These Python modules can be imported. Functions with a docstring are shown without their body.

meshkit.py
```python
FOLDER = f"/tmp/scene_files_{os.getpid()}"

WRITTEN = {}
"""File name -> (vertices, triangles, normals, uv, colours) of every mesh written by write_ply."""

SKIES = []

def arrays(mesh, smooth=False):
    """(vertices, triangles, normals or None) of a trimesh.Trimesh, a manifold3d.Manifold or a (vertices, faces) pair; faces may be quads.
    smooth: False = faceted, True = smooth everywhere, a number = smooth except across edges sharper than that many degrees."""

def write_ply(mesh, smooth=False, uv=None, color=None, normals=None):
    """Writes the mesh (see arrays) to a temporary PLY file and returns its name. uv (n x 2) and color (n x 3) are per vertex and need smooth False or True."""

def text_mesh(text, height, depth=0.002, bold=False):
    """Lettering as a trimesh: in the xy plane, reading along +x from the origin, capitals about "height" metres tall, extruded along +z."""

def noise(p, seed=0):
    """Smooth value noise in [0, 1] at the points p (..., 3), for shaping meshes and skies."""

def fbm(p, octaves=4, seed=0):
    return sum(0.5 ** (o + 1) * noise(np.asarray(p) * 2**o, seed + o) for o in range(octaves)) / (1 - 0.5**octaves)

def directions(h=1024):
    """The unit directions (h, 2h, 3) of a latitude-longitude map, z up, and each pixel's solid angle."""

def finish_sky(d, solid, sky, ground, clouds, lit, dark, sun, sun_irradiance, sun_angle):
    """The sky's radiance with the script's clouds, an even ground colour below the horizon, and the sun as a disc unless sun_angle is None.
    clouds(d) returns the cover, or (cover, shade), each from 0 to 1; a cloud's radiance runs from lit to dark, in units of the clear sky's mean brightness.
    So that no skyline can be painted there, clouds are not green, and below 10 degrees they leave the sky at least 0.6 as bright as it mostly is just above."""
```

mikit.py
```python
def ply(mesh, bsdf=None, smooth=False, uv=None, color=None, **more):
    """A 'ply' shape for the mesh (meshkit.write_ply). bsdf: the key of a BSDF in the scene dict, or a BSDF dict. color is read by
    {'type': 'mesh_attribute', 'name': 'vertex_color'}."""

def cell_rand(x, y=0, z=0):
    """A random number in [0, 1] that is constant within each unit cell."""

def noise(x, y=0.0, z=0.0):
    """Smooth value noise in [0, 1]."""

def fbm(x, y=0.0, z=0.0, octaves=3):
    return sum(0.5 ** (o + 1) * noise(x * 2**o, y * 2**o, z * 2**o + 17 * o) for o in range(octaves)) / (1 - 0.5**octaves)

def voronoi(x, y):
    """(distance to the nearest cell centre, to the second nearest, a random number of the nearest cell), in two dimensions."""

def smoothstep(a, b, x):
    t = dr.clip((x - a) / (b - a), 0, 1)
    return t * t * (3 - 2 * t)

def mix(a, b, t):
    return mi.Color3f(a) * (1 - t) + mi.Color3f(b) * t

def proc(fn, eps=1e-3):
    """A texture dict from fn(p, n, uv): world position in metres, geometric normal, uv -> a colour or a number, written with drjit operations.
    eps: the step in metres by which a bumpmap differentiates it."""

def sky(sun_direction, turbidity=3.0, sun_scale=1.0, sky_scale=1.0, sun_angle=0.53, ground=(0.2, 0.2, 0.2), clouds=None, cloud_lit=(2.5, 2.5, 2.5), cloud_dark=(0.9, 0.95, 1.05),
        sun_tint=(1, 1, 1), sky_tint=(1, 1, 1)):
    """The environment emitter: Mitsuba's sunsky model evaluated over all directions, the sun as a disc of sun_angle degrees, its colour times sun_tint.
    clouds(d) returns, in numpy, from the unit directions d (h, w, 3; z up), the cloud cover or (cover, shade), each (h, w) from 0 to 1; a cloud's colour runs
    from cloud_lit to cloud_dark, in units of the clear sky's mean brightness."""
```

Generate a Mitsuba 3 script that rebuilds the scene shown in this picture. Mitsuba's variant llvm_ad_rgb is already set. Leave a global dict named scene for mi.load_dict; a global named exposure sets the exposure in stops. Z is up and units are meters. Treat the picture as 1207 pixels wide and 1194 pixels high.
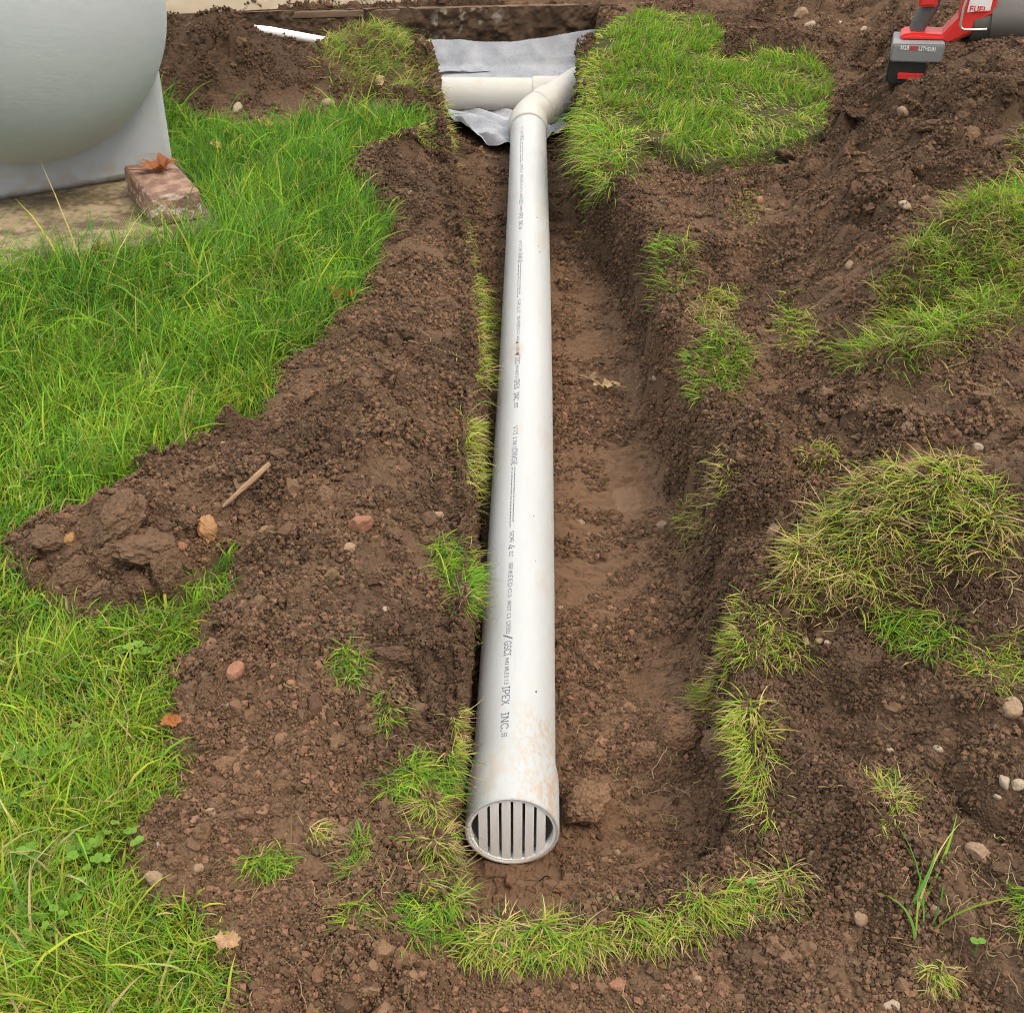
import math, random
import numpy as np, trimesh, drjit as dr, mitsuba as mi, mikit, meshkit
from scipy.spatial import cKDTree
T = mi.ScalarTransform4f
scene, labels = {}, {}
# ------------------------------------------------------------------ camera, sky, exposure
CAM = np.array([.019, -1.101, 1.207]); TH = math.radians(33.5); PSI = math.radians(.987)
FWD = np.array([-math.sin(PSI)*math.cos(TH), math.cos(PSI)*math.cos(TH), -math.sin(TH)])
scene['camera'] = {'type': 'perspective', 'fov': 2*math.degrees(math.atan(603.5/1525.)), 'fov_axis': 'x', 'near_clip': .05, 'far_clip': 300.,
                   'to_world': T().look_at(origin=CAM.tolist(), target=(CAM+FWD).tolist(), up=[0, 0, 1])}
# a dull overcast sky: three times as bright overhead as at the horizon, the veiled sun high on the right behind the camera
scene['sky'] = mikit.sky((.44, -.36, .82), turbidity=4, sun_scale=.3, sun_angle=22, clouds=lambda d: (np.ones(d.shape[:2]), 1-np.clip(d[..., 2], 0, 1)),
                         cloud_lit=(3.3, 3.3, 3.3), cloud_dark=(1.1, 1.1, 1.1))
exposure = 2.45
RNG = np.random.default_rng(7)
K = {'back_wall': [[-1.25, 3.53], [0.25, 3.7]],
 'berm': [[-0.281, -0.298], [-0.285, -0.234], [-0.302, -0.192], [-0.345, -0.165], [-0.386, -0.165], [-0.418, -0.113], [-0.431, -0.077], [-0.417, -0.038], [-0.389, 0.016], [-0.386, 0.051], [-0.426, 0.086], [-0.446, 0.147],
          [-0.444, 0.212], [-0.421, 0.264], [-0.43, 0.333], [-0.408, 0.395], [-0.427, 0.456], [-0.461, 0.425], [-0.484, 0.361], [-0.525, 0.332], [-0.595, 0.321], [-0.666, 0.358], [-0.726, 0.39], [-0.759, 0.482], [-0.715, 0.516],
          [-0.65, 0.562], [-0.615, 0.633], [-0.572, 0.683], [-0.546, 0.721], [-0.51, 0.788], [-0.462, 0.845], [-0.44, 0.933], [-0.453, 1.059], [-0.398, 1.145], [-0.361, 1.243], [-0.325, 1.371], [-0.322, 1.563], [-0.301, 1.704],
          [-0.362, 1.856], [-0.429, 1.992], [-0.414, 2.141], [-0.219, 2.271], [-0.189, 2.084], [-0.16, 1.902], [-0.141, 1.707], [-0.126, 1.566], [-0.108, 1.395], [-0.093, 1.24], [-0.083, 1.065], [-0.087, 0.909], [-0.088, 0.795],
          [-0.086, 0.691], [-0.079, 0.594], [-0.068, 0.462], [-0.065, 0.381], [-0.07, 0.306], [-0.068, 0.202], [-0.066, 0.123], [-0.068, 0.063], [-0.123, -0.033], [-0.123, -0.144], [-0.09, -0.21], [-0.032, -0.294]],
 'brick': [[-0.8076, 1.5748], [-0.7172, 1.6116], [-0.9548, 1.7779]],
 'bulge': [-1.099, 1.774, 0.565, 0.323],
 'bumps': [[0.085, 0.549, 0.377, 0.14, 0.11, 0], [0.08, 0.76, 1.032, 0.22, 0.11, 0.3], [0.04, 0.341, 0.325, 0.08, 0.1, 0], [0.05, 0.357, 0.621, 0.07, 0.12, 0], [0.06, 0.358, 0.98, 0.05, 0.09, 0],
           [0.04, 0.322, 1.419, 0.05, 0.12, 0], [0.03, 0.386, 0.007, 0.12, 0.05, -1], [-0.035, 0.399, -0.195, 0.05, 0.03, -0.6], [0.05, 0.401, -0.107, 0.05, 0.13, 0.5], [0.035, -0.6, 0.474, 0.11, 0.05, 0],
           [0.03, -0.337, 2.023, 0.08, 0.14, 0], [0.1, -0.477, 2.849, 0.13, 0.2, 0], [0.04, 1.015, 1.825, 0.3, 0.06, 0.4], [0.07, 0.987, 2.106, 0.25, 0.25, 0], [-0.05, 0.585, 0.883, 0.12, 0.05, 0.5],
           [-0.04, 0.449, 1.461, 0.08, 0.12, 0], [0.02, -0.197, 0.689, 0.06, 0.12, 0], [0.015, -0.322, 0.687, 0.1, 0.1, 0], [0.03, 0.354, 2.969, 0.12, 0.35, 0], [-0.03, 0.439, 0.486, 0.05, 0.08, 0],
           [-0.045, 0.58, 1.593, 0.16, 0.03, 0.75], [-0.04, 0.647, 1.345, 0.15, 0.025, 0.7], [-0.035, 0.909, 1.745, 0.16, 0.03, 0.6], [0.03, 0.733, 1.772, 0.1, 0.04, 0.7], [-0.05, 0.95, 1.94, 0.1, 0.07, 0],
           [0.035, -0.888, 2.903, 0.12, 0.12, 0], [-0.03, 0.415, 0.045, 0.03, 0.09, 0.5], [-0.03, 0.333, 0.442, 0.04, 0.05, 0], [0.03, 0.391, 0.69, 0.07, 0.05, 0], [0.025, 0.557, 0.052, 0.08, 0.07, 0]],
 'case': [1.066, 3.791],
 'clods': [[-0.572, 0.43, 34], [-0.529, 0.399, 34], [-0.577, 0.381, 20], [-0.681, 0.427, 22], [-0.625, 0.374, 24], [-0.589, 0.349, 16], [-0.645, 0.41, 16], [-0.496, 0.366, 24], [-0.529, 0.348, 20], [-0.515, 0.435, 15],
           [-0.485, 0.463, 12], [-0.685, 0.383, 18], [-0.708, 0.422, 16], [-0.487, 0.409, 14], [-0.542, 0.358, 14], [0.093, 0.079, 34], [0.268, 0.118, 24], [0.22, 0.175, 22], [0.268, 0.201, 18], [0.175, 0.165, 16],
           [-0.156, 0.18, 24], [-0.199, 0.335, 13], [-0.122, 0.1, 14], [-0.452, 1.055, 10], [-0.11, 0.078, 16], [-0.181, 0.061, 12], [0.607, 0.327, 12], [1.096, 2.386, 20], [1.08, 2.097, 12], [1.132, 2.037, 14],
           [0.967, 1.793, 14], [0.9, 1.797, 12], [0.962, 1.699, 16], [1.054, 1.783, 12], [0.813, 2.148, 10], [0.765, 1.749, 12], [0.706, 1.994, 10], [0.749, 1.4, 10], [-0.342, 0.023, 14], [-0.342, -0.049, 12],
           [-0.347, -0.097, 14], [-0.302, -0.072, 12], [-0.289, -0.095, 10], [-0.268, -0.038, 9], [-0.37, -0.131, 13], [-0.387, -0.097, 10], [0.446, 1.518, 10], [0.515, 0.684, 10], [0.579, 0.058, 12], [0.496, 0.012, 14],
           [0.363, -0.066, 12], [0.453, -0.122, 14], [0.109, 0.18, 14], [0.136, 0.031, 12], [0.059, -0.048, 10], [-0.003, -0.036, 10], [-0.045, -0.029, 10], [-0.321, 0.432, 12], [-0.288, 0.516, 12], [-0.368, 0.832, 14],
           [-0.34, 0.954, 12], [-0.269, 1.002, 12], [-0.209, 0.849, 12], [-0.259, 0.662, 12], [-0.165, 0.492, 14], [-0.205, 0.516, 10], [-0.395, 0.481, 10], [-0.359, 0.602, 10], [-0.226, 1.221, 10], [-0.228, 1.461, 9],
           [-0.292, 1.364, 9], [0.652, 2.112, 11], [0.91, 1.94, 9], [0.853, 1.945, 11], [0.657, 2.019, 9], [0.723, 1.497, 11], [1.004, 1.558, 10], [0.861, 1.537, 6], [1.01, 1.546, 8], [0.905, 1.333, 9], [0.966, 1.774, 10],
           [0.837, 2.143, 10], [1.001, 1.597, 10], [0.482, 1.169, 11], [0.461, 1.141, 10], [0.534, 1.016, 9], [0.54, 0.969, 6], [0.602, 1.197, 9], [0.458, 1.232, 8], [0.677, 0.558, 9], [0.499, 0.583, 7], [0.415, 0.608, 11],
           [0.535, 0.458, 7], [0.672, 0.572, 12], [0.575, 0.531, 12], [0.626, 0.478, 6], [0.508, 0.698, 7], [0.429, 0.599, 6], [0.467, 0.635, 11], [0.533, -0.185, 7], [0.432, -0.183, 6], [0.494, -0.057, 10], [0.461, -0.177, 9],
           [0.478, 0.016, 9], [0.346, -0.093, 9], [0.523, -0.052, 6], [0.471, 0.016, 11], [0.415, -0.068, 12], [0.419, -0.056, 8], [0.476, 0.084, 9], [0.535, -0.135, 11], [0.517, -0.228, 11], [0.49, -0.215, 7], [0.439, -0.061, 7],
           [0.469, -0.04, 10], [0.494, 0.056, 9], [0.398, -0.173, 6], [0.354, -0.107, 8], [0.492, -0.046, 7], [0.559, -0.034, 7], [0.384, -0.068, 7], [0.014, -0.282, 6], [0.003, -0.257, 12], [0.055, -0.208, 9],
           [-0.164, 0.953, 10], [-0.288, 0.341, 12], [-0.268, 0.957, 6], [-0.224, 0.289, 7], [-0.194, 0.593, 7], [-0.191, 0.661, 8], [-0.166, 0.548, 11], [-0.257, 0.803, 9], [-0.136, 0.514, 12], [-0.378, 0.639, 11],
           [-0.181, 0.494, 10], [-0.13, 0.44, 9], [-0.204, 0.411, 8], [-0.182, 0.455, 11], [-0.283, 0.937, 9], [-0.136, 0.466, 10], [-0.265, -0.068, 11], [-0.313, -0.234, 12], [-0.14, 0.062, 6], [-0.147, -0.05, 7],
           [-0.253, -0.169, 7], [-0.227, -0.176, 11], [-0.332, -0.214, 9], [-0.245, -0.139, 7], [-0.156, 0.027, 9], [-0.308, -0.148, 12], [-0.16, 0.058, 10], [-0.155, 0.033, 8], [-0.172, -0.204, 9], [-0.192, -0.18, 8],
           [-0.22, 1.382, 10], [-0.28, 1.66, 9], [-0.179, 1.803, 7], [-0.364, 1.263, 12], [-0.364, 1.75, 7], [-0.239, 1.462, 11], [-0.31, 1.208, 9], [-0.173, 1.246, 12]],
 'clover': [[-0.567, -0.113], [-0.54, -0.112], [-0.539, -0.143], [-0.499, -0.088], [-0.478, -0.111], [-0.522, -0.225], [-0.558, -0.024], [-0.556, 0.036], [-0.598, 0.037], [-0.489, -0.213], [-0.586, -0.032], [-0.589, -0.052],
            [-0.522, 0.065], [-0.52, 0.24], [-0.48, -0.136], [-0.514, -0.192]],
 'clumps': [['grass_tuft', 'overhanging turf with pale dry blades at the left trench corner beside the grey fabric', 'grass tuft',
             [[-0.466, 2.305], [-0.351, 2.412], [-0.251, 2.485], [-0.253, 2.903], [-0.2, 2.063], [-0.258, 2.114], [-0.333, 2.02]], 'dryhang', 1500, [1, -0.6]],
            ['turf_block', 'raised block of green turf between the dark soil mound and the grey fabric', 'turf block',
             [[-0.737, 3.621], [-0.689, 3.631], [-0.556, 3.655], [-0.379, 3.038], [-0.296, 2.792], [-0.249, 2.557], [-0.311, 2.497], [-0.414, 2.587], [-0.534, 2.585], [-0.598, 2.686]], 'turf', 2600, [0.6, -0.5]],
            ['grass_tuft', 'thin tuft of grass on the left trench lip, the farthest small one beside the pipe', 'grass tuft', [[-0.141, 1.629], [-0.139, 2.058], [-0.115, 1.785], [-0.116, 1.411]], 'dryhang', 260, [0.55, -0.85]],
            ['grass_tuft', 'long yellow green fringe of grass leaning over the left trench lip', 'grass tuft',
             [[-0.111, 1.346], [-0.101, 1.737], [-0.071, 1.546], [-0.073, 1.362], [-0.076, 0.998], [-0.089, 0.952], [-0.089, 1.094]], 'dryhang', 900, [0.55, -0.85]],
            ['grass_tuft', 'pale green grass fringe on the left trench lip below the long yellow one', 'grass tuft', [[-0.099, 0.814], [-0.085, 0.874], [-0.074, 0.915], [-0.077, 0.777], [-0.088, 0.623], [-0.09, 0.709]], 'dryhang',
             520, [0.55, -0.85]],
            ['grass_tuft', 'bright green grass tuft drooping over the left lip towards the middle of the pipe', 'grass tuft',
             [[-0.128, 0.461], [-0.095, 0.469], [-0.07, 0.395], [-0.059, 0.507], [-0.059, 0.348], [-0.08, 0.311], [-0.096, 0.388]], 'greenhang', 620, [1, -0.6]],
            ['grass_tuft', 'straw coloured grass at the left lip just above the slotted pipe end', 'grass tuft', [[-0.075, 0.105], [-0.063, 0.127], [-0.063, 0.081], [-0.076, 0.031]], 'straw', 260, [0.8, -0.6]],
            ['grass_tuft', 'green grass tuft left of the slotted pipe end', 'grass tuft', [[-0.15, -0.002], [-0.127, 0.022], [-0.067, 0.044], [-0.063, 0.045], [-0.093, -0.024], [-0.129, -0.02]], 'greenhang', 650, [0.3, -1]],
            ['grass_tuft', 'yellowing grass strip curving along the trench edge left of the slotted pipe end', 'grass tuft',
             [[-0.113, -0.025], [-0.08, 0.0], [-0.082, -0.056], [-0.069, -0.115], [-0.048, -0.173], [-0.074, -0.18], [-0.096, -0.13], [-0.111, -0.081]], 'mixed', 900, [0.3, -0.8]],
            ['grass_tuft', 'green tuft at the lower left bend of the trench lip', 'grass tuft', [[-0.131, -0.2], [-0.102, -0.169], [-0.056, -0.173], [-0.054, -0.206], [-0.097, -0.23], [-0.124, -0.223]], 'greenhang', 420,
             [-0.2, -1]],
            ['grass_tuft', 'yellow and green grass fringe along the middle of the near trench lip', 'grass tuft',
             [[-0.054, -0.204], [0.0, -0.196], [0.055, -0.2], [0.105, -0.191], [0.104, -0.22], [0.045, -0.236], [-0.008, -0.237], [-0.048, -0.229]], 'mixed', 1000, [0.05, -1]],
            ['grass_tuft', 'green grass fringe on the right half of the near trench lip', 'grass tuft',
             [[0.105, -0.191], [0.156, -0.177], [0.214, -0.149], [0.264, -0.123], [0.318, -0.108], [0.322, -0.146], [0.267, -0.169], [0.22, -0.185], [0.163, -0.213], [0.108, -0.218]], 'mixed', 1200, [0.1, -1]],
            ['grass_tuft', 'long grass hanging down the right trench wall below the turf patch', 'grass tuft', [[0.159, 2.435], [0.225, 2.28], [0.25, 1.992], [0.212, 1.864], [0.179, 1.985]], 'longhang', 600, [-1, -0.6]],
            ['grass_tuft', 'dry blades hanging from the far corner of the right trench wall', 'grass tuft', [[0.178, 2.933], [0.231, 2.991], [0.234, 2.592], [0.19, 2.312], [0.163, 2.449]], 'dryhang', 300, [-0.6, -0.8]],
            ['grass_tuft', 'pale grass fringe hanging over the right trench edge beside a small lone tuft', 'grass tuft', [[0.266, 1.515], [0.3, 1.492], [0.363, 1.612], [0.347, 1.353], [0.304, 1.211], [0.267, 1.332]], 'greenhang',
             620, [-0.8, -0.8]],
            ['grass_tuft', 'small yellow green tuft on bare soil just below the turf patch', 'grass tuft', [[0.474, 1.744], [0.526, 1.953], [0.56, 1.948], [0.559, 1.821], [0.509, 1.672]], 'straw', 260, [-0.2, -1]],
            ['grass_tuft', 'straggly dry grass on the right bank above the big drooping tuft', 'grass tuft', [[0.325, 1.221], [0.422, 1.462], [0.476, 1.485], [0.41, 1.251], [0.347, 1.143], [0.316, 1.128]], 'mixed', 420,
             [-0.7, -0.7]],
            ['grass_tuft', 'big drooping dark green tuft on the right trench wall', 'grass tuft', [[0.292, 0.974], [0.325, 0.962], [0.414, 1.049], [0.394, 0.926], [0.343, 0.837], [0.307, 0.837], [0.291, 0.913]], 'greenhang', 800,
             [-0.5, -1]],
            ['grass_tuft', 'grass tuft at the lower left corner of the upturned turf slab', 'grass tuft', [[0.501, 1.249], [0.53, 1.28], [0.54, 0.978], [0.546, 0.92], [0.504, 0.954], [0.474, 1.039]], 'mixed', 420, [-0.3, -1]],
            ['turf_slab', 'upturned turf slab with thick green grass on the right spoil heap', 'turf slab',
             [[0.622, 0.995], [0.686, 1.031], [0.76, 1.067], [0.975, 1.353], [0.974, 1.23], [0.848, 0.828], [0.711, 0.732], [0.632, 0.67], [0.582, 0.656], [0.54, 0.72], [0.546, 0.92], [0.603, 0.903]], 'turf', 3600, [-0.3, -1]],
            ['grass_tuft', 'straw coloured drooping grass on the right trench lip at mid length', 'grass tuft', [[0.275, 0.783], [0.301, 0.668], [0.323, 0.558], [0.322, 0.517], [0.301, 0.515], [0.286, 0.657], [0.272, 0.716]],
             'straw', 320, [-0.6, -0.9]],
            ['grass_tuft', 'small light green tuft above the grassy hump', 'grass tuft', [[0.417, 0.568], [0.454, 0.603], [0.478, 0.571], [0.469, 0.517], [0.428, 0.549]], 'straw', 220, [-0.2, -1]],
            ['turf_hump', 'grassy hump of torn turf with dry tips on the right bank', 'turf hump',
             [[0.339, 0.279], [0.373, 0.334], [0.438, 0.414], [0.483, 0.408], [0.525, 0.409], [0.587, 0.424], [0.621, 0.346], [0.649, 0.312], [0.647, 0.273], [0.604, 0.242], [0.556, 0.251], [0.496, 0.255], [0.429, 0.248],
              [0.371, 0.257]],
             'hump', 3600, [-0.5, -0.9]],
            ['grass_tuft', 'bright green tuft hanging below the grassy hump', 'grass tuft', [[0.471, 0.24], [0.525, 0.242], [0.548, 0.203], [0.565, 0.143], [0.529, 0.158], [0.495, 0.191]], 'greenhang', 650, [0, -1]],
            ['grass_tuft', 'ragged dry grass along the right edge below the grassy hump', 'grass tuft', [[0.564, 0.14], [0.609, 0.161], [0.648, 0.173], [0.633, 0.115], [0.568, 0.071]], 'mixed', 420, [-0.1, -1]],
            ['grass_tuft', 'straw and green grass on the right trench lip left of the grassy hump', 'grass tuft',
             [[0.251, 0.287], [0.292, 0.319], [0.319, 0.255], [0.393, 0.21], [0.381, 0.194], [0.312, 0.186], [0.283, 0.189], [0.259, 0.225]], 'mixed', 850, [-0.5, -0.8]],
            ['grass_tuft', 'narrow vertical fringe of yellow grass hanging on the right wall near the trench end', 'grass tuft', [[0.28, 0.118], [0.296, 0.114], [0.304, 0.029], [0.299, -0.045], [0.288, -0.06], [0.283, 0.001]],
             'dryhang', 520, [-0.8, -1]],
            ['grass_tuft', 'small tuft with straw root mat on the lower right soil bank', 'grass tuft', [[0.435, 0.01], [0.46, 0.006], [0.452, -0.045], [0.423, -0.096], [0.403, -0.114], [0.423, -0.058]], 'mixed', 240, [0, -1]],
            ['grass_tuft', 'sparse pale grass at the lower right edge of the picture', 'grass tuft', [[0.429, -0.242], [0.454, -0.228], [0.456, -0.253], [0.432, -0.266]], 'straw', 140, [0, -1]],
            ['grass_tuft', 'green tuft cut off by the right edge near the bottom', 'grass tuft', [[0.544, -0.167], [0.56, -0.161], [0.543, -0.221], [0.534, -0.211]], 'greenhang', 120, [-0.3, -1]],
            ['grass_tuft', 'grass tuft cut off by the right edge above the upturned slab', 'grass tuft', [[0.992, 1.55], [1.104, 1.773], [1.126, 1.725], [1.005, 1.356], [0.945, 1.349]], 'mixed', 420, [-0.4, -1]],
            ['grass_tuft', 'small green tuft in the left spoil strip beside a flat stone', 'grass tuft', [[-0.235, 0.149], [-0.221, 0.181], [-0.193, 0.18], [-0.189, 0.138], [-0.22, 0.125]], 'greenhang', 240, [0, -1]],
            ['grass_tuft', 'tiny green sprig left of the pipe below the flat stone', 'grass tuft', [[-0.163, 0.108], [-0.153, 0.118], [-0.147, 0.073], [-0.156, 0.067]], 'greenhang', 50, [0, -1]],
            ['grass_tuft', 'flattened little tuft lying on the trodden soil at lower left', 'grass tuft', [[-0.298, -0.125], [-0.285, -0.117], [-0.247, -0.128], [-0.245, -0.142], [-0.293, -0.134]], 'greenhang', 170, [0.4, -1]],
            ['grass_tuft', 'pale sprig of grass alone on the lower left soil', 'grass tuft', [[-0.229, -0.095], [-0.216, -0.079], [-0.203, -0.081], [-0.204, -0.099], [-0.223, -0.107]], 'straw', 60, [0.3, -0.4]],
            ['grass_tuft', 'slim upright row of green blades in the lower left soil', 'grass tuft', [[-0.175, -0.143], [-0.17, -0.106], [-0.164, -0.075], [-0.158, -0.09], [-0.161, -0.152], [-0.169, -0.163]], 'greenhang', 150,
             [0, -1]],
            ['grass_tuft', 'short tuft beside the lawn edge at the bottom left', 'grass tuft', [[-0.17, -0.223], [-0.158, -0.201], [-0.148, -0.212], [-0.158, -0.234]], 'greenhang', 80, [0, -1]]],
 'floorbumps': [[0.045, 0.098, 0.099, 0.035, 0.03, 0], [0.05, 0.251, 0.221, 0.09, 0.05, 0], [0.03, 0.211, 0.163, 0.06, 0.03, 0], [0.02, 0.1, -0.046, 0.2, 0.05, 0], [-0.01, 0.193, 0.848, 0.07, 0.1, 0]],
 'heap': [[0.3, 0.528], [0.362, 1.012], [0.485, 1.596], [0.696, 1.962], [0.818, 2.34], [0.888, 2.717], [1.054, 3.376], [1.2, 4.4], [4, 4.4], [4, -1.5], [0.5, -1.5], [0.348, -0.243], [0.336, -0.111], [0.328, 0.016], [0.329, 0.23],
          [0.311, 0.356]],
 'lawn': [[-0.286, 2.476], [-0.222, 2.284], [-0.31, 2.205], [-0.414, 2.141], [-0.429, 1.992], [-0.362, 1.856], [-0.301, 1.704], [-0.322, 1.563], [-0.325, 1.371], [-0.361, 1.243], [-0.398, 1.145], [-0.453, 1.059], [-0.44, 0.933],
          [-0.462, 0.845], [-0.51, 0.788], [-0.546, 0.721], [-0.572, 0.683], [-0.615, 0.633], [-0.65, 0.562], [-0.715, 0.516], [-0.759, 0.482], [-0.726, 0.39], [-0.666, 0.358], [-0.595, 0.321], [-0.525, 0.332], [-0.484, 0.361],
          [-0.461, 0.425], [-0.427, 0.456], [-0.408, 0.395], [-0.43, 0.333], [-0.421, 0.264], [-0.444, 0.212], [-0.446, 0.147], [-0.426, 0.086], [-0.386, 0.051], [-0.389, 0.016], [-0.417, -0.038], [-0.431, -0.077],
          [-0.418, -0.113], [-0.386, -0.165], [-0.345, -0.165], [-0.302, -0.192], [-0.285, -0.234], [-0.281, -0.298], [-0.33, -0.6], [-4, -0.6], [-4, 2.3], [-0.986, 2.394], [-0.733, 2.343], [-0.521, 2.472]],
 'lines': [0.764, 0.5813, 0.1179, 0.0964],
 'long_blades': [[0.438, -0.19]],
 'mound': [[-0.957, 2.227], [-0.733, 2.343], [-0.533, 2.472], [-0.505, 2.74], [-0.62, 3.05], [-1.2, 3.0], [-2.2, 2.9], [-2.2, 2.4]],
 'named_clods': 71,
 'patch': [[0.173, 3.134], [0.33, 3.445], [0.507, 3.503], [0.632, 3.342], [0.587, 2.954], [0.809, 3.049], [0.895, 2.87], [0.881, 2.663], [0.785, 2.332], [0.773, 2.2], [0.66, 2.105], [0.549, 2.073], [0.437, 2.012], [0.361, 2.1],
           [0.315, 2.193], [0.235, 1.924], [0.188, 1.923], [0.151, 2.037], [0.134, 2.391]],
 'pts': {'leaf_berm': [-0.373, 1.311],
         'leaf_far': [-0.42, 2.577],
         'leaf_floor': [0.167, 1.223],
         'leaf_floor2': [0.139, 1.283],
         'leaf_low': [-0.293, -0.237],
         'leaf_o2': [-0.427, 0.09],
         'leaf_y1': [-0.785, 2.121],
         'leaf_y2': [-0.69, 2.303],
         'stick_a': [-0.447, 0.525],
         'stick_b': [-0.379, 0.573]},
 'rear': [[-2.6, 3.0], [-1.2, 3.1], [-0.6, 3.12], [-0.3, 3.1], [0.19, 3.1], [0.27, 3.3], [0.25, 3.74], [-0.37, 3.68], [-1.25, 3.56], [-2.6, 3.4]],
 'roots': [[0.495, -0.189], [0.511, -0.203], [0.468, -0.193], [0.534, -0.177], [0.468, -0.008], [0.688, 0.641], [0.219, 0.146], [0.279, 0.379], [0.277, 0.149], [0.204, 0.083], [0.295, -0.032], [0.109, 0.18], [-0.09, 0.493],
           [-0.088, 0.585], [-0.15, 1.055], [-0.098, 0.046], [-0.183, -0.252], [-0.106, -0.225], [0.019, -0.227], [0.466, 0.47], [0.477, 0.376], [0.597, 0.201], [0.622, 0.227], [0.501, -0.091], [-0.149, -0.163], [0.352, 0.619],
           [0.426, 0.437], [0.216, 1.248], [0.496, 0.57], [-0.216, -0.269]],
 'slab_edge': [[-1.253, 3.515], [0.196, 3.704]],
 'slab_leaf': [-0.886, 1.423],
 'slab_top': [[-1.089, 1.409], [-0.901, 1.496], [-0.656, 1.563], [-0.745, 1.748]],
 'sods': [[[-0.737, 3.621], [-0.689, 3.631], [-0.556, 3.655], [-0.379, 3.038], [-0.296, 2.792], [-0.249, 2.557], [-0.311, 2.497], [-0.414, 2.587], [-0.534, 2.585], [-0.598, 2.686]],
          [[0.622, 0.995], [0.686, 1.031], [0.76, 1.067], [0.975, 1.353], [0.974, 1.23], [0.848, 0.828], [0.711, 0.732], [0.632, 0.67], [0.582, 0.656], [0.54, 0.72], [0.546, 0.92], [0.603, 0.903]],
          [[0.339, 0.279], [0.373, 0.334], [0.438, 0.414], [0.483, 0.408], [0.525, 0.409], [0.587, 0.424], [0.621, 0.346], [0.649, 0.312], [0.647, 0.273], [0.604, 0.242], [0.556, 0.251], [0.496, 0.255], [0.429, 0.248],
           [0.371, 0.257]]],
 'stones': [[-0.227, 0.444, 14, 'red'], [-0.235, 0.387, 9, 'tan'], [-0.46, 0.471, 17, 'orange'], [-0.494, 0.436, 9, 'red'], [-0.59, 0.414, 6, 'tan'], [-0.651, 0.426, 10, 'orange'], [-0.585, 0.396, 11, 'red'],
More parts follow.
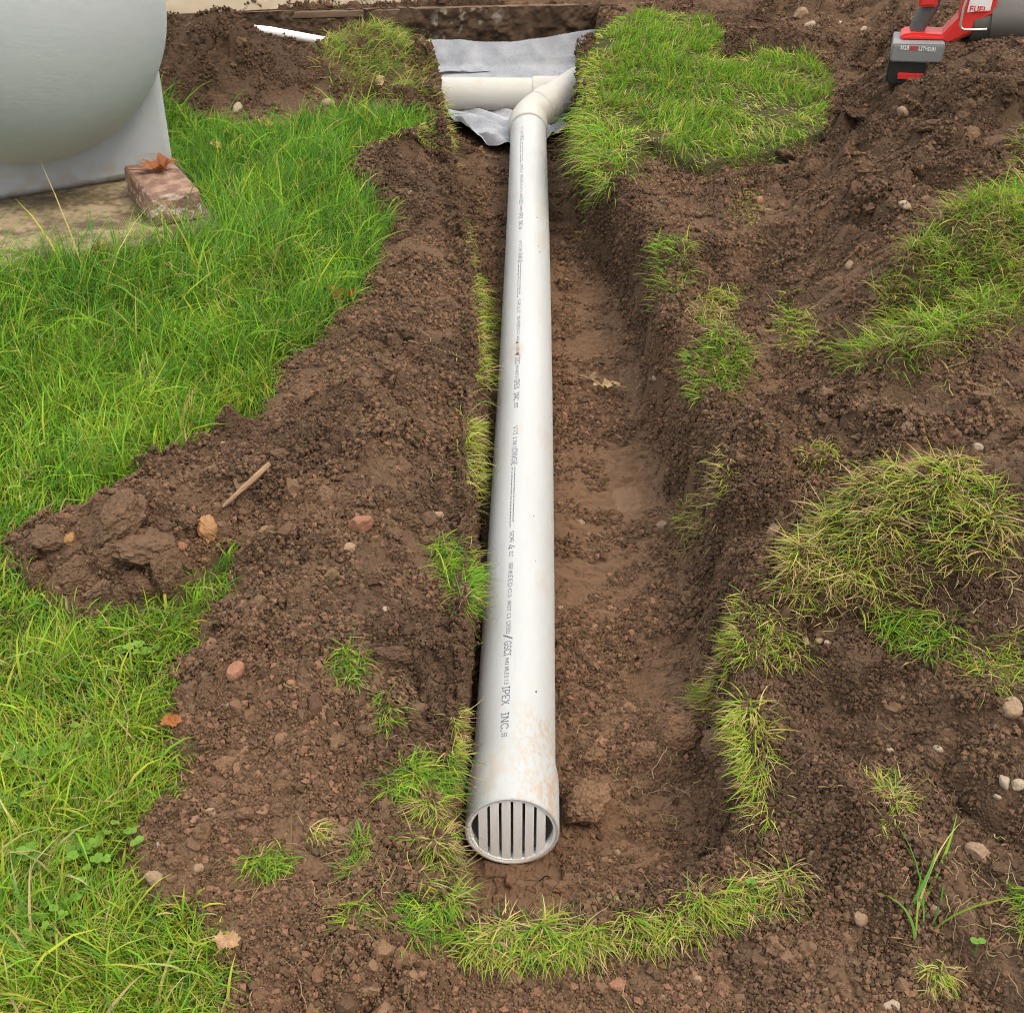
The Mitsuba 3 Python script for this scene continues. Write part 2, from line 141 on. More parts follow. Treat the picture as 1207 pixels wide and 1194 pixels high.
            [0.518, -0.11, 15, 'tan'], [0.38, -0.172, 12, 'tan'], [0.197, -0.252, 8, 'tan'], [0.112, -0.261, 11, 'red'], [0.389, -0.28, 9, 'pale'], [0.457, -0.178, 10, 'tan'], [0.558, -0.043, 8, 'pale'],
            [0.572, -0.048, 9, 'pale'], [0.502, 0.022, 5, 'pale'], [0.456, 0.046, 5, 'pale'], [0.548, -0.056, 5, 'pale'], [0.586, 0.048, 14, 'tan'], [-0.35, 0.134, 12, 'red'], [-0.39, -0.149, 12, 'tan'],
            [-0.397, -0.099, 6, 'pale'], [-0.344, -0.062, 8, 'tan'], [-0.345, -0.132, 8, 'tan'], [-0.79, 2.421, 7, 'pale'], [-0.558, 2.542, 8, 'tan'], [0.925, 3.526, 9, 'tan'], [0.946, 3.441, 7, 'pale'], [1.043, 3.429, 6, 'pale'],
            [1.088, 3.288, 6, 'pale'], [0.675, 3.155, 5, 'pale'], [0.579, 3.298, 4, 'pale'], [0.788, 1.448, 7, 'tan'], [0.735, 1.316, 7, 'pale'], [0.89, 1.981, 7, 'tan'], [0.92, 1.845, 5, 'tan'], [0.602, 1.029, 3, 'pale'],
            [0.63, 1.251, 6, 'tan'], [0.549, 1.836, 7, 'red'], [0.558, 0.513, 9, 'tan'], [0.547, 0.511, 5, 'pale'], [0.65, 0.483, 6, 'pale'], [0.589, 0.591, 5, 'pale'], [0.398, 0.216, 6, 'tan'], [0.406, 0.208, 5, 'pale'],
            [0.382, 0.22, 5, 'tan'], [-0.338, 1.631, 6, 'tan'], [-0.176, 0.28, 4, 'pale'], [0.106, 0.771, 6, 'tan'], [0.245, 0.738, 9, 'tan'], [0.258, 1.144, 4, 'pale'], [-0.003, -0.028, 8, 'tan'], [0.133, 0.017, 5, 'tan'],
            [0.072, -0.184, 5, 'pale'], [-0.2, -0.084, 7, 'tan'], [-0.153, -0.031, 5, 'tan'], [-0.21, -0.243, 4, 'pale'], [0.337, -0.138, 6, 'red'], [-0.342, 0.178, 6, 'tan'], [-0.278, 0.12, 8, 'red'], [-0.124, 0.536, 7, 'tan'],
            [0.067, 0.527, 4, 'pale'], [0.423, 0.117, 6, 'tan'], [0.723, 0.983, 4, 'tan']],
 'tank_bottom': [[-1.197, 1.719], [-0.84, 1.919]],
 'text': [['VTI', 0.8749, 0.9049, 0.0076], ['I', 0.8602, 0.8661, 0.0075], ['IN', 0.8398, 0.8543, 0.0074], ['1', 0.8283, 0.8341, 0.0074], ['DWGE', 0.7723, 0.8255, 0.0103], ['SDR', 0.5441, 0.5742, 0.0067],
          ['4', 0.5259, 0.5372, 0.0105], ['IC', 0.5057, 0.5191, 0.0065], ['SR', 0.4729, 0.4903, 0.0064], ['KEED', 0.4285, 0.4686, 0.007], ['C3', 0.4038, 0.4243, 0.0056], ['WGT 13', 0.3541, 0.3957, 0.0056],
          ['CRSD', 0.3197, 0.3483, 0.0061], ['/', 0.3066, 0.3197, 0.0108], ['GSCI', 0.2718, 0.3029, 0.0107], ['MI', 0.2521, 0.2664, 0.0047], ['MLES 13', 0.2122, 0.2486, 0.0058], ['IPEX', 0.1721, 0.2088, 0.0108],
          ['INC.', 0.1225, 0.1575, 0.0105]],
 'thin_pipe': [[-1.236, 3.4, 0.171], [-0.878, 3.42, 0.132], [-0.725, 3.42, 0.105]],
 'tool': [1.033, 2.475],
 'trench': [[-0.243, 2.55], [-0.221, 2.337], [-0.189, 2.084], [-0.16, 1.902], [-0.141, 1.707], [-0.126, 1.566], [-0.108, 1.395], [-0.093, 1.24], [-0.083, 1.065], [-0.087, 0.909], [-0.088, 0.795], [-0.086, 0.691], [-0.079, 0.594],
            [-0.068, 0.462], [-0.065, 0.381], [-0.07, 0.306], [-0.068, 0.202], [-0.066, 0.123], [-0.068, 0.063], [-0.078, 0.007], [-0.088, -0.033], [-0.091, -0.084], [-0.076, -0.143], [-0.051, -0.176], [0.0, -0.189],
            [0.055, -0.193], [0.128, -0.181], [0.185, -0.163], [0.234, -0.135], [0.291, -0.101], [0.285, -0.118], [0.284, -0.069], [0.281, -0.004], [0.272, 0.065], [0.275, 0.157], [0.292, 0.257], [0.306, 0.349], [0.313, 0.47],
            [0.311, 0.582], [0.307, 0.757], [0.299, 0.929], [0.291, 1.091], [0.288, 1.235], [0.287, 1.436], [0.273, 1.616], [0.229, 1.844], [0.177, 1.983], [0.16, 2.232], [0.162, 2.592], [0.176, 3.07], [0.2, 3.5], [-0.3, 3.5],
            [-0.34, 3.14]],
 'walk_edge': [[-1.249, 3.513], [-0.583, 3.678]],
 'weeds': [[-0.536, -0.123], [-0.479, -0.111], [-0.641, 1.742], [0.264, -0.141], [0.488, -0.222], [-0.588, -0.039], [-0.577, 0.036]]}
# ------------------------------------------------------------------ helpers
def ss(a, b, x):
    t = np.clip((x-a)/(b-a), 0, 1); return t*t*(3-2*t)
def nz(x, y, s, seed=0, oc=3):
    return meshkit.fbm(np.stack([x/s, y/s, np.zeros_like(x)+.37], -1), oc, seed)
def sd(poly, x, y):
    """signed distance to a closed polygon, positive inside"""
    P = np.asarray(poly, float); x = np.asarray(x, float); y = np.asarray(y, float)
    best = np.full(x.shape, 9e9); inside = np.zeros(x.shape, bool)
    for (ax, ay), (bx, by) in zip(P, np.roll(P, -1, 0)):
        ex, ey = bx-ax, by-ay; L = ex*ex+ey*ey+1e-12
        t = np.clip(((x-ax)*ex+(y-ay)*ey)/L, 0, 1)
        best = np.minimum(best, (x-ax-t*ex)**2+(y-ay-t*ey)**2)
        c = (ay > y) != (by > y)
        inside ^= c & (x < (bx-ax)*(y-ay)/(by-ay+1e-15)+ax)
    return np.where(inside, 1, -1)*np.sqrt(best)
def zl(y): return .065+.024*np.clip(y, -1, 5)
def gauss(x, y, cx, cy, rx, ry, a=0):
    c, s = math.cos(a), math.sin(a); u = (x-cx)*c+(y-cy)*s; v = -(x-cx)*s+(y-cy)*c
    return np.exp(-(u/rx)**2-(v/ry)**2)
# ------------------------------------------------------------------ smooth terrain
def fields(x, y):
    wob = np.where(x > .09, .055, .032)*(nz(x, y, .13, 3)-.5)+.018*(nz(x, y, .045, 4)-.5)+.008*(nz(x, y, .016, 5)-.5)
    F = {k: sd(K[k], x, y) for k in ('trench', 'rear', 'heap', 'berm', 'mound', 'lawn', 'patch')}
    F['tr'] = np.maximum(F['trench'], F['rear'])+wob
    F['lawnw'] = np.maximum(F['lawn'], F['patch'])+.05*(nz(x, y, .07, 8)-.5)+.035*(nz(x, y, .025, 9)-.5)
    return F
def smooth_height(x, y, F=None):
    F = F or fields(x, y)
    g = zl(y)+.016*(nz(x, y, .6, 11)-.5)
    g = g+(.09+.14*ss(-.3, .9, y))*ss(-.03, .42, F['heap'])*(1-.0*y)
    for b in K['bumps']: g = g+b[0]*gauss(x, y, *b[1:])
    g = g+.055*ss(-.03, .16, F['berm'])*(.55+.9*nz(x, y, .3, 17))+.24*ss(-.02, .46, F['mound'])
    g = g+.03*ss(0, .08, F['berm'])*(nz(x, y, .22, 12)-.5)+ss(-.02, .12, F['heap'])*(.11*(nz(x, y, .24, 13)-.5)+.05*(nz(x, y, .085, 113, 2)-.5)-.030*np.exp(-(np.abs(nz(x*.8+y*.5, y*.8-x*.4, .17, 114, 2)-.5)/.035)**2))
    g = g+.034*ss(0, .018, F['patch'])+.035*np.exp(-(np.minimum(F['trench'], 0)/.10)**2)*ss(.06, .14, x)*ss(-.1, .15, y)*ss(.0, .03, -F['patch'])
    for sp_ in K.get('sods', []): g = g+.026*ss(-.004, .016, sd(sp_, x, y)+.02*(nz(x, y, .03, 15)-.5))
    fl = -.062+.010*(nz(x, y, .25, 14)-.5)+.015*ss(.10, .28, x)*ss(.1, 1., 1.6-y)-.025*ss(2.7, 3.2, y)
    for b in K['floorbumps']: fl = fl+b[0]*gauss(x, y, *b[1:])
    fl = fl-.012*gauss(x, y, 0, .02, .075, .11)
    width = np.where(x > .09, .036, .02)+.08*ss(-.02, -.12, y)
    t = ss(-.006, 1, F['tr']/width)
    return g*(1-t)+np.minimum(g, fl)*t
#END_TERRAIN
# ------------------------------------------------------------------ materials
def vc(rough=.8, spec=.3): return {'type': 'principled', 'base_color': {'type': 'mesh_attribute', 'name': 'vertex_color'}, 'roughness': rough, 'specular': spec}
def grain(p, n, uv): return mikit.fbm(p.x*330, p.y*330, p.z*330, 2)+.8*mikit.noise(p.x*120, p.y*120, p.z*120)
scene['soil_mat'] = {'type': 'bumpmap', 'arbitrary': {'type': 'proc', **{k: v for k, v in mikit.proc(grain, 6e-4).items() if k != 'type'}}, 'scale': .006, 'bsdf': vc(.82, .25)}
scene['clod_mat'] = vc(.85, .22)
scene['blade_mat'] = {'type': 'principledthin', 'base_color': {'type': 'mesh_attribute', 'name': 'vertex_color'}, 'roughness': .45, 'diff_trans': .7, 'spec_trans': 0.}
scene['dry_mat'] = {'type': 'twosided', 'bsdf': vc(.7, .3)}
def mat(name, col, rough=.5, **k):
    scene[name] = {'type': 'principled', 'base_color': {'type': 'rgb', 'value': list(col)} if not isinstance(col, dict) else col, 'roughness': rough, **k}
    return name
def tag(key, label=None, cat=None, group=None, kind=None):
    e = {}
    if label: e['label'] = label
    if cat: e['category'] = cat
    if group: e['group'] = group
    if kind: e['kind'] = kind
    labels[key] = e
COUNT = {}
def new(name):
    n = COUNT.get(name, 0); COUNT[name] = n+1
    return name if n == 0 else f'{name}_{n:03d}'
# ------------------------------------------------------------------ terrain mesh
def halfwidth(y): return .72+.37*(y+.3)
NY, NX = 900, 680
ys = -.55+np.cumsum(np.r_[0, np.linspace(.0027, .0080, NY-1)])
ext = 1+np.cumsum(np.linspace(.006, .16, 16)); t_ = np.linspace(-1, 1, NX); S = np.r_[-ext[::-1], .62*t_+.38*t_**3, ext]; NX = len(S)
GX, GY = np.meshgrid(S, ys); GX = GX*halfwidth(GY)
def domes(x, y, cell, seed, squash=.8):
    """rounded crumbs of about one cell size, height in units of the cell"""
    rng = np.random.default_rng(seed); n = int((x.max()-x.min())*(y.max()-y.min())/cell**2*.9)
    pts = np.stack([rng.uniform(x.min(), x.max(), n), rng.uniform(y.min(), y.max(), n)], -1)
    rad = cell*rng.uniform(.35, .85, n); d, i = cKDTree(pts).query(np.stack([x.ravel(), y.ravel()], -1), k=3)
    h = np.sqrt(np.maximum(0, 1-(d/rad[i])**2))*rad[i]
    return (h.max(1)*squash/cell).reshape(x.shape)
def cells(x, y, cell, seed):
    """broken clods: a random level per cell, rounded, with a crack between neighbours; in units of the cell"""
    rng = np.random.default_rng(seed); n = int((x.max()-x.min())*(y.max()-y.min())/cell**2)
    pts = np.stack([rng.uniform(x.min(), x.max(), n), rng.uniform(y.min(), y.max(), n)], -1); lv = rng.random(n)
    d, i = cKDTree(pts).query(np.stack([x.ravel(), y.ravel()], -1), k=2); e = (d[:, 1]-d[:, 0])/cell; t = np.clip(e/.45, 0, 1)
    h = (lv[i[:, 0]]**1.5*.75+.25)*np.sqrt(t*(2-t))+.10*np.exp(-(d[:, 0]/cell)**2*3)
    return h.reshape(x.shape)
F = fields(GX, GY)
Z0 = smooth_height(GX, GY, F)
wx = GX+.012*(nz(GX, GY, .03, 21)-.5); wy = GY+.012*(nz(GX, GY, .03, 22)-.5)
soil = 1-ss(-.015, .02, F['lawnw'])
floor = ss(.03, .07, F['tr'])
wall = ss(-.01, .02, F['tr'])*(1-ss(.08, .12, F['tr']))
crumb = (.35+.9*ss(.38, .62, nz(GX, GY, .14, 23)))
crumb = crumb*(1-.72*floor)*(1-.25*wall)
flat = gauss(GX, GY, -.33, .05, .10, .12)+gauss(GX, GY, -.28, -.17, .12, .09)+gauss(GX, GY, .1, -.33, .4, .09)+gauss(GX, GY, -.33, .9, .06, .08)
crumb = crumb*(1-.7*np.clip(flat, 0, 1))
wx2 = GX+.022*(nz(GX, GY, .022, 121)-.5); wy2 = GY+.022*(nz(GX, GY, .022, 122)-.5)
wx3 = GX+.010*(nz(GX, GY, .009, 123)-.5); wy3 = GY+.010*(nz(GX, GY, .009, 124)-.5)
bigm = ss(.42, .62, nz(GX, GY, .28, 24))
D = .048*cells(wx2, wy2, .085, 31)*bigm+.026*cells(wx2, wy2, .036, 32)*(.5+.8*bigm)+.0125*cells(wx3, wy3, .017, 33)+.0065*cells(wx3, wy3, .0085, 34)
D += .012*(nz(GX, GY, .05, 25, 4)-.5)+.005*(nz(GX, GY, .009, 125, 2)-.5)-.012
ridge = np.abs(nz(GX*.8, GY*3.2, .06, 26)-.5)*2
Z = Z0+soil*crumb*D+floor*(.012*(nz(GX, GY*2.6, .03, 27, 4)-.5)-.006*(1-ss(0, .22, ridge)))+(1-soil)*.012*(nz(GX, GY, .08, 28)-.5)
pq = K['floorbumps'][4]; pud = ss(.55, .75, np.exp(-((GX-pq[1])/.030)**4-((GY-pq[2])/.050)**4)+.5*(nz(GX, GY, .03, 30)-.5))
Z = Z*(1-pud)+pud*(np.median(Z0[pud > .5])-.002)
und = (np.abs(GX) < .062) & (GY > -.03) & (GY < 3.0); Z = np.where(und, np.minimum(Z, np.where(GY < .13, -.0605, -.0555)), Z)
Z += wall*(.022*(nz(GX, GY, .03, 29, 4)-.5)+.010*(nz(GX, GY, .008, 129, 2)-.5))
def ground_z(x, y):
    x, y = np.asarray(x, float), np.asarray(y, float)
    j = np.interp(y, ys, np.arange(NY)); i = np.interp(x/halfwidth(np.clip(y, ys[0], ys[-1])), S, np.arange(NX))
    j = np.clip(j, 0, NY-1.001); i = np.clip(i, 0, NX-1.001); a, b = j.astype(int), i.astype(int); u, v = j-a, i-b
    return (Z[a, b]*(1-u)*(1-v)+Z[a+1, b]*u*(1-v)+Z[a, b+1]*(1-u)*v+Z[a+1, b+1]*u*v)
def gnormal(x, y, e=.012):
    n = np.stack([ground_z(x-e, y)-ground_z(x+e, y), ground_z(x, y-e)-ground_z(x, y+e), np.full(np.shape(x), 2*e)], -1)
    return n/np.linalg.norm(n, axis=-1, keepdims=True)
def soil_color(x, y, F):
    m = nz(x, y, .35, 41); f = nz(x, y, .05, 42, 4); fl = ss(.02, .08, F['tr'])
    dark, mid, red, pale = np.array([[.058, .035, .021], [.132, .081, .049], [.200, .117, .069], [.185, .122, .077]])
    c = dark+(mid-dark)*ss(.25, .65, .5*m+.5*f)[..., None]
    t = np.clip(1.1*fl*ss(2.8, 1.2, y)+.75*(gauss(x, y, -.33, .05, .12, .14)+gauss(x, y, -.28, -.17, .13, .1)+gauss(x, y, .05, -.33, .4, .09))+.5*ss(.62, .75, nz(x, y, .12, 43)), 0, 1)
    c = c+(red*.85-c)*(t*ss(.2, .55, f+.15))[..., None]
    c = c+(pale-c)*(.55*ss(.68, .8, nz(x, y, .012, 44, 2)))[..., None]
    h = ss(0, .2, F['mound'])*.75; c = c+(dark*.95-c)*h[..., None]
    return c
col = soil_color(GX, GY, F)
lawncol = np.array([.060, .055, .022])*(.6+.8*nz(GX, GY, .03, 45))[..., None]
col = col*soil[..., None]+lawncol*(1-soil[..., None])
col = col*(1-.6*pud[..., None])+np.array([.235, .150, .098])*.6*pud[..., None]
idx = np.arange(NY*NX).reshape(NY, NX)
quads = np.stack([idx[:-1, :-1], idx[:-1, 1:], idx[1:, 1:], idx[1:, :-1]], -1).reshape(-1, 4)
V = np.stack([GX, GY, Z], -1).reshape(-1, 3); C3 = col.reshape(-1, 3)
# the sheet goes on as plain lawn out to the horizon
ring = np.concatenate([idx[0, :], idx[1:, -1], idx[-1, -2::-1], idx[-2:0, 0:1][:, 0]])
rings = []; base = V[ring]; cen = np.array([0, 1.7, 0]); prev = ring; vv, cc, qq = [V], [C3], [quads]; off = len(V)
for k, sc in enumerate((1.25, 2., 5., 20., 70.)):
    p = cen+(base-cen)*sc; p[:, 2] = base[:, 2]*(1-min(1, k/2))+.12*min(1, k/2)
    vv.append(p); cc.append(np.tile([.07, .10, .03], (len(p), 1))); cur = np.arange(len(p))+off; off += len(p)
    a, b = prev, np.roll(prev, -1); c, d = np.roll(cur, -1), cur
    qq.append(np.stack([b, a, d, c], -1)); prev = cur
V, C3, quads = np.vstack(vv), np.vstack(cc), np.vstack(qq)
scene['ground'] = mikit.ply((V, quads), 'soil_mat', smooth=True, color=C3); tag('ground', kind='structure', label='dug garden ground of brown soil with an open trench')
# the rough cut face at the back of the far trench
wl_ = np.array(K['back_wall']); nu_, nv_ = 420, 60; u_, v_ = np.meshgrid(np.linspace(-.25, 1.06, nu_), np.linspace(0, 1, nv_)); bx0 = wl_[0][0]+(wl_[1][0]-wl_[0][0])*u_; by0 = wl_[0][1]+(wl_[1][1]-wl_[0][1])*u_
bz0 = -.09+.25*v_; q_ = np.stack([bx0, bz0*1., 0*bx0], -1)
off_ = .05*(meshkit.fbm(q_/.12, 4, 91)-.5)+.03*(meshkit.fbm(q_/.03, 3, 92)-.5)+.025*np.abs(meshkit.fbm(q_/.05, 3, 93)-.5)
cw_ = np.array([.075, .048, .030])*(.6+.9*meshkit.fbm(q_/.05, 4, 94))[..., None]; pm_ = ss(.62, .68, meshkit.fbm(q_/.022, 3, 95))*ss(.5, .6, meshkit.fbm(q_/.2, 2, 96)); cw_ = cw_*(1-.75*pm_[..., None])+np.array([.26, .23, .19])*.75*pm_[..., None]
im_ = np.arange(nu_*nv_).reshape(nv_, nu_); qd_ = np.stack([im_[:-1, :-1], im_[:-1, 1:], im_[1:, 1:], im_[1:, :-1]], -1).reshape(-1, 4)
scene['trench_wall'] = mikit.ply((np.stack([bx0, by0+.03*(v_-.5)-off_, bz0], -1).reshape(-1, 3), qd_), 'soil_mat', smooth=True, color=cw_.reshape(-1, 3)); tag('trench_wall', 'dark cut soil face with pale stones at the back of the far trench', kind='structure')
# ------------------------------------------------------------------ loose crumbs of soil
def rotations(n, rng):
    q = rng.normal(size=(n, 4)); q /= np.linalg.norm(q, axis=1, keepdims=True); w, x, y, z = q.T
    return np.stack([1-2*(y*y+z*z), 2*(x*y-z*w), 2*(x*z+y*w), 2*(x*y+z*w), 1-2*(x*x+z*z), 2*(y*z-x*w), 2*(x*z-y*w), 2*(y*z+x*w), 1-2*(x*x+y*y)], -1).reshape(n, 3, 3)
def lumps(P, R, colr, level, rng, rough=.22):
    ico = trimesh.creation.icosphere(level); v0, f0 = np.array(ico.vertices), np.array(ico.faces); n = len(P)
    r = 1+rough*(rng.random((n, len(v0), 1))-.5)*2
    sc = rng.uniform(.55, 1.2, (n, 1, 3))
    v = np.einsum('nij,nkj->nki', rotations(n, rng), v0[None]*r*sc)*R[:, None, None]+P[:, None]
    f = (f0[None]+(np.arange(n)*len(v0))[:, None, None]).reshape(-1, 3)
    return v.reshape(-1, 3), f, np.repeat(colr, len(v0), 0)
def scatter(n, rng, spread=1.):
    y = -.40+4.1*rng.random(n)**1.6; x = rng.uniform(-1, 1, n)*(.62+.36*(y+.4))
    return x, y
rng = np.random.default_rng(5)
def soilmask(x, y):
    Fc = fields(x, y); so = 1-ss(-.03, .012, Fc['lawnw']); flc = ss(.03, .07, Fc['tr'])
    w = (.25+1.0*ss(.38, .62, nz(x, y, .14, 23)))*(1-.55*flc)*(1-.45*np.clip(gauss(x, y, -.33, .05, .10, .12)+gauss(x, y, -.28, -.17, .12, .09), 0, 1))
    for c_ in K['clumps']:
        if c_[4] in ('turf', 'hump'): w = w*(1-.85*ss(-.005, .02, sd(c_[3], x, y)))
    w = w*(1-np.exp(-((x-pq[1])/.036)**4-((y-pq[2])/.06)**4))
    return Fc, so*w, (np.abs(x) > .066) | (Fc['tr'] < .01)
x, y = scatter(80000, rng); Fc, w, ok = soilmask(x, y); keep = (rng.random(len(x)) < w) & ok; x, y = x[keep], y[keep]; n = len(x)
rad = np.clip(.0019*(1-rng.random(n))**(-1/2.8), 0, .0115)*(1+.12*np.clip(y, 0, 4))
cc = soil_color(x, y, {k: v[keep] for k, v in Fc.items()})*rng.uniform(.7, 1.5, (n, 1))
st = rng.random(n) < .008; cc[st] = np.array([.22, .16, .11])*rng.uniform(.6, 1.3, (st.sum(), 1)); cc = cc*(1+.03*rng.normal(size=(n, 3)))
P = np.stack([x, y, ground_z(x, y)+.02*rad], -1)
big = rad > .006
a = lumps(P[~big], rad[~big], cc[~big], 0, rng, .30); b = lumps(P[big], rad[big], cc[big], 1, rng, .34)
# the finest crumbs: small handfuls, copied over the ground
x, y = scatter(12500, rng); wl_ = K['back_wall']; xx = rng.uniform(-1.2, .2, 260); x = np.r_[x, xx]; y = np.r_[y, np.interp(xx, [wl_[0][0], wl_[1][0]], [wl_[0][1], wl_[1][1]])-rng.uniform(0, .12, 260)]
tp = np.array(K['trench']); ea, eb = tp, np.roll(tp, -1, 0); el = np.linalg.norm(eb-ea, axis=1); ke = rng.choice(len(tp), 2600, p=el/el.sum()); te = rng.random((2600, 1)); pe = ea[ke]*(1-te)+eb[ke]*te+rng.normal(0, .016, (2600, 2)); nw0 = len(x); x = np.r_[x, pe[:, 0]]; y = np.r_[y, pe[:, 1]]
Fc, w, ok = soilmask(x, y); w[nw0:] = np.where(w[nw0:] > .02, 1, 0); keep = (rng.random(len(x)) < .2+1.1*w) & (w > .02) & ok; hx, hy = x[keep], y[keep]
hc = soil_color(hx, hy, {k: v[keep] for k, v in Fc.items()}); lum = hc.sum(1); kind = np.digitize(lum, np.quantile(lum, [.25, .5, .75]))
for g_ in range(4):
    rg = np.random.default_rng(60+g_); m_ = 80; pr = .020*np.sqrt(rg.random(m_)); pa_ = rg.uniform(0, 6.283, m_); r_ = np.clip(.00105*(1-rg.random(m_))**(-1/2.2), 0, .0042)
    oc = trimesh.Trimesh([[1, 0, 0], [-1, 0, 0], [0, 1, 0], [0, -1, 0], [0, 0, 1], [0, 0, -1]], [[0, 2, 4], [2, 1, 4], [1, 3, 4], [3, 0, 4], [2, 0, 5], [1, 2, 5], [3, 1, 5], [0, 3, 5]], process=False)
    v0 = np.array(oc.vertices); rr = 1+.3*(rg.random((m_, 6, 1))-.5)*2
    v = np.einsum('nij,nkj->nki', rotations(m_, rg), v0[None]*rr*rg.uniform(.7, 1.2, (m_, 1, 3)))*r_[:, None, None]+np.c_[pr*np.cos(pa_), pr*np.sin(pa_), r_*.25+.0012*rg.random(m_)][:, None]
    f = (np.array(oc.faces)[None]+(np.arange(m_)*6)[:, None, None]).reshape(-1, 3)
    base = hc[kind == g_].mean(0)
    ct = base*rg.uniform(.6, 1.5, (m_, 1))*(1+.04*rg.normal(size=(m_, 3)))
    scene[f'crumb_handful_{g_}'] = {'type': 'shapegroup', 'crumbs': mikit.ply((v.reshape(-1, 3), f), 'clod_mat', smooth=False, color=np.repeat(ct, 6, 0))}
x, y = hx, hy
nn = gnormal(x, y, .02); zz = ground_z(x, y)
for i in range(len(x)):
    n_ = nn[i]; a_ = rng.uniform(0, 6.283); t_ = np.cross(n_, [math.sin(a_), math.cos(a_), .01]); t_ /= np.linalg.norm(t_); b_ = np.cross(n_, t_); s_ = rng.uniform(.85, 1.3)*(1+.22*max(0, y[i]))
    M = np.eye(4); M[:3, 0] = t_*s_; M[:3, 1] = b_*s_; M[:3, 2] = n_*s_; M[:3, 3] = [x[i], y[i], zz[i]+.001]
    scene[f'soil_crumbs__{i+1:03d}'] = {'type': 'instance', 'to_world': T(M), 'group': {'type': 'ref', 'id': f'crumb_handful_{kind[i]}'}}
scene['coarse_crumbs'] = mikit.ply((np.vstack([a[0], b[0]]), np.vstack([a[1], b[1]+len(a[0])])), 'clod_mat', smooth=False, color=np.clip(np.vstack([a[2], b[2]]), .01, 1))
tag('coarse_crumbs', 'coarser loose lumps of brown soil scattered over the dug ground', 'soil crumbs', kind='stuff')
tag('soil_crumbs', 'fine loose crumbs of brown soil covering the dug ground', 'soil crumbs', kind='stuff')
print('crumbs', n, big.sum(), len(x))
# ------------------------------------------------------------------ grass
def blades(P, az, L, W, ph0, ph1, col, rng, seg=4, kink=.25):
    n = len(P); t = np.linspace(0, 1, seg+1); d = np.stack([np.cos(az), np.sin(az), 0*az], -1)
    tw = rng.normal(0, .5, n); side = np.stack([-np.sin(az)*np.cos(tw), np.cos(az)*np.cos(tw), np.sin(tw)], -1)
    pos = [P]; bend = rng.normal(0, kink, n)
    for k in range(seg):
        ph = ph0+(ph1-ph0)*(t[k]+.5/seg); aa = az+bend*(k/seg-.3)
        dd = np.stack([np.cos(aa), np.sin(aa), 0*aa], -1)
        pos.append(pos[-1]+(L/seg)[:, None]*(np.sin(ph)[:, None]*dd+np.cos(ph)[:, None]*np.array([0, 0, 1])))
    rows, cols = [], []
    for k in range(seg):
        w = W*(1-(t[k])**2.2)*(.75+.25*min(1, 3*t[k]))
        rows += [pos[k]-side*w[:, None]/2, pos[k]+side*w[:, None]/2]
        c = col*(1-.25*(1-t[k]))[..., None] if False else col+(np.array([.26, .27, .10])-col)*(.35*max(0, 1-2.5*t[k]))
        cols += [c, c]
    rows.append(pos[-1]); cols.append(col)
    m = 2*seg+1; V = np.stack(rows, 1).reshape(-1, 3); C = np.stack(cols, 1).reshape(-1, 3)
    f = []
    for k in range(seg-1): f += [[2*k, 2*k+1, 2*k+3], [2*k, 2*k+3, 2*k+2]]
    f.append([2*seg-2, 2*seg-1, 2*seg])
    f = (np.array(f)[None]+(np.arange(n)*m)[:, None, None]).reshape(-1, 3)
    return V, f, C
FRESH, DEEP, YEL, STRAW = np.array([[.225, .430, .040], [.115, .285, .052], [.390, .470, .060], [.560, .450, .210]])
def tint(n, rng, wf, wd, wy, wst):
    w = np.stack(np.broadcast_arrays(wf, wd, wy, wst), -1).astype(float)*np.ones((n, 1)); w = np.cumsum(w/w.sum(1, keepdims=True), 1)
    k = (rng.random((n, 1)) > w).sum(1).clip(0, 3); c = np.array([FRESH, DEEP, YEL, STRAW])[k]
    return np.clip(c*rng.uniform(.72, 1.25, (n, 1))*(1+.07*rng.normal(size=(n, 3))), .005, .9)
def grass_mesh(key, parts):
    off = 0; vs, fs, cs = [], [], []
    for v, f, c in parts: vs.append(v); fs.append(f+off); cs.append(c); off += len(v)
    scene[key] = mikit.ply((np.vstack(vs), np.vstack(fs)), 'blade_mat', smooth=True, color=np.vstack(cs))
rng = np.random.default_rng(11)
def lawn_points(n, rng):
    y = -.55+3.3*rng.random(n)**1.5; x = -rng.random(n)*(.78+.42*(y+.4))
    Fl = fields(x, y); return x, y, Fl
x, y, Fl = lawn_points(330000, rng)
sl = K['slab_top']; 
U = np.array([-.915, -.404]); Wv = np.array([-.404, .915]); q0 = np.array(sl[2])
su = (x-q0[0])*U[0]+(y-q0[1])*U[1]; sv = (x-q0[0])*Wv[0]+(y-q0[1])*Wv[1]
onslab = (su > 0) & (sv > 0) & (sv < .5)
dens = ss(-.012, .02, Fl['lawnw'])*(.45+.55*ss(.3, .55, nz(x, y, .05, 61)))*(Fl['lawn'] > -.05)
keep = (rng.random(len(x)) < dens) & ~onslab & (Fl['tr'] < 0) & (Fl['berm'] < .05)
x, y = x[keep], y[keep]; lw = Fl['lawnw'][keep]; near_slab = ((su[keep] > -.12) & (sv[keep] < 0) & (sv[keep] > -.22))
n = len(x); cl = nz(x, y, .10, 62); lng = nz(x, y, .35, 63)
L = (.024+.030*ss(.3, .75, cl)+.034*ss(.2, 1.2, y))*rng.uniform(.6, 1.45, n)*(1+.5*near_slab)*(.6+.4*ss(0, .05, lw))
az = 2*np.pi*(nz(x, y, .09, 64)*1.8)+rng.normal(0, 1.3, n)
ph0 = np.abs(rng.normal(.25, .3, n)); ph1 = ph0+np.abs(rng.normal(.75, .45, n))
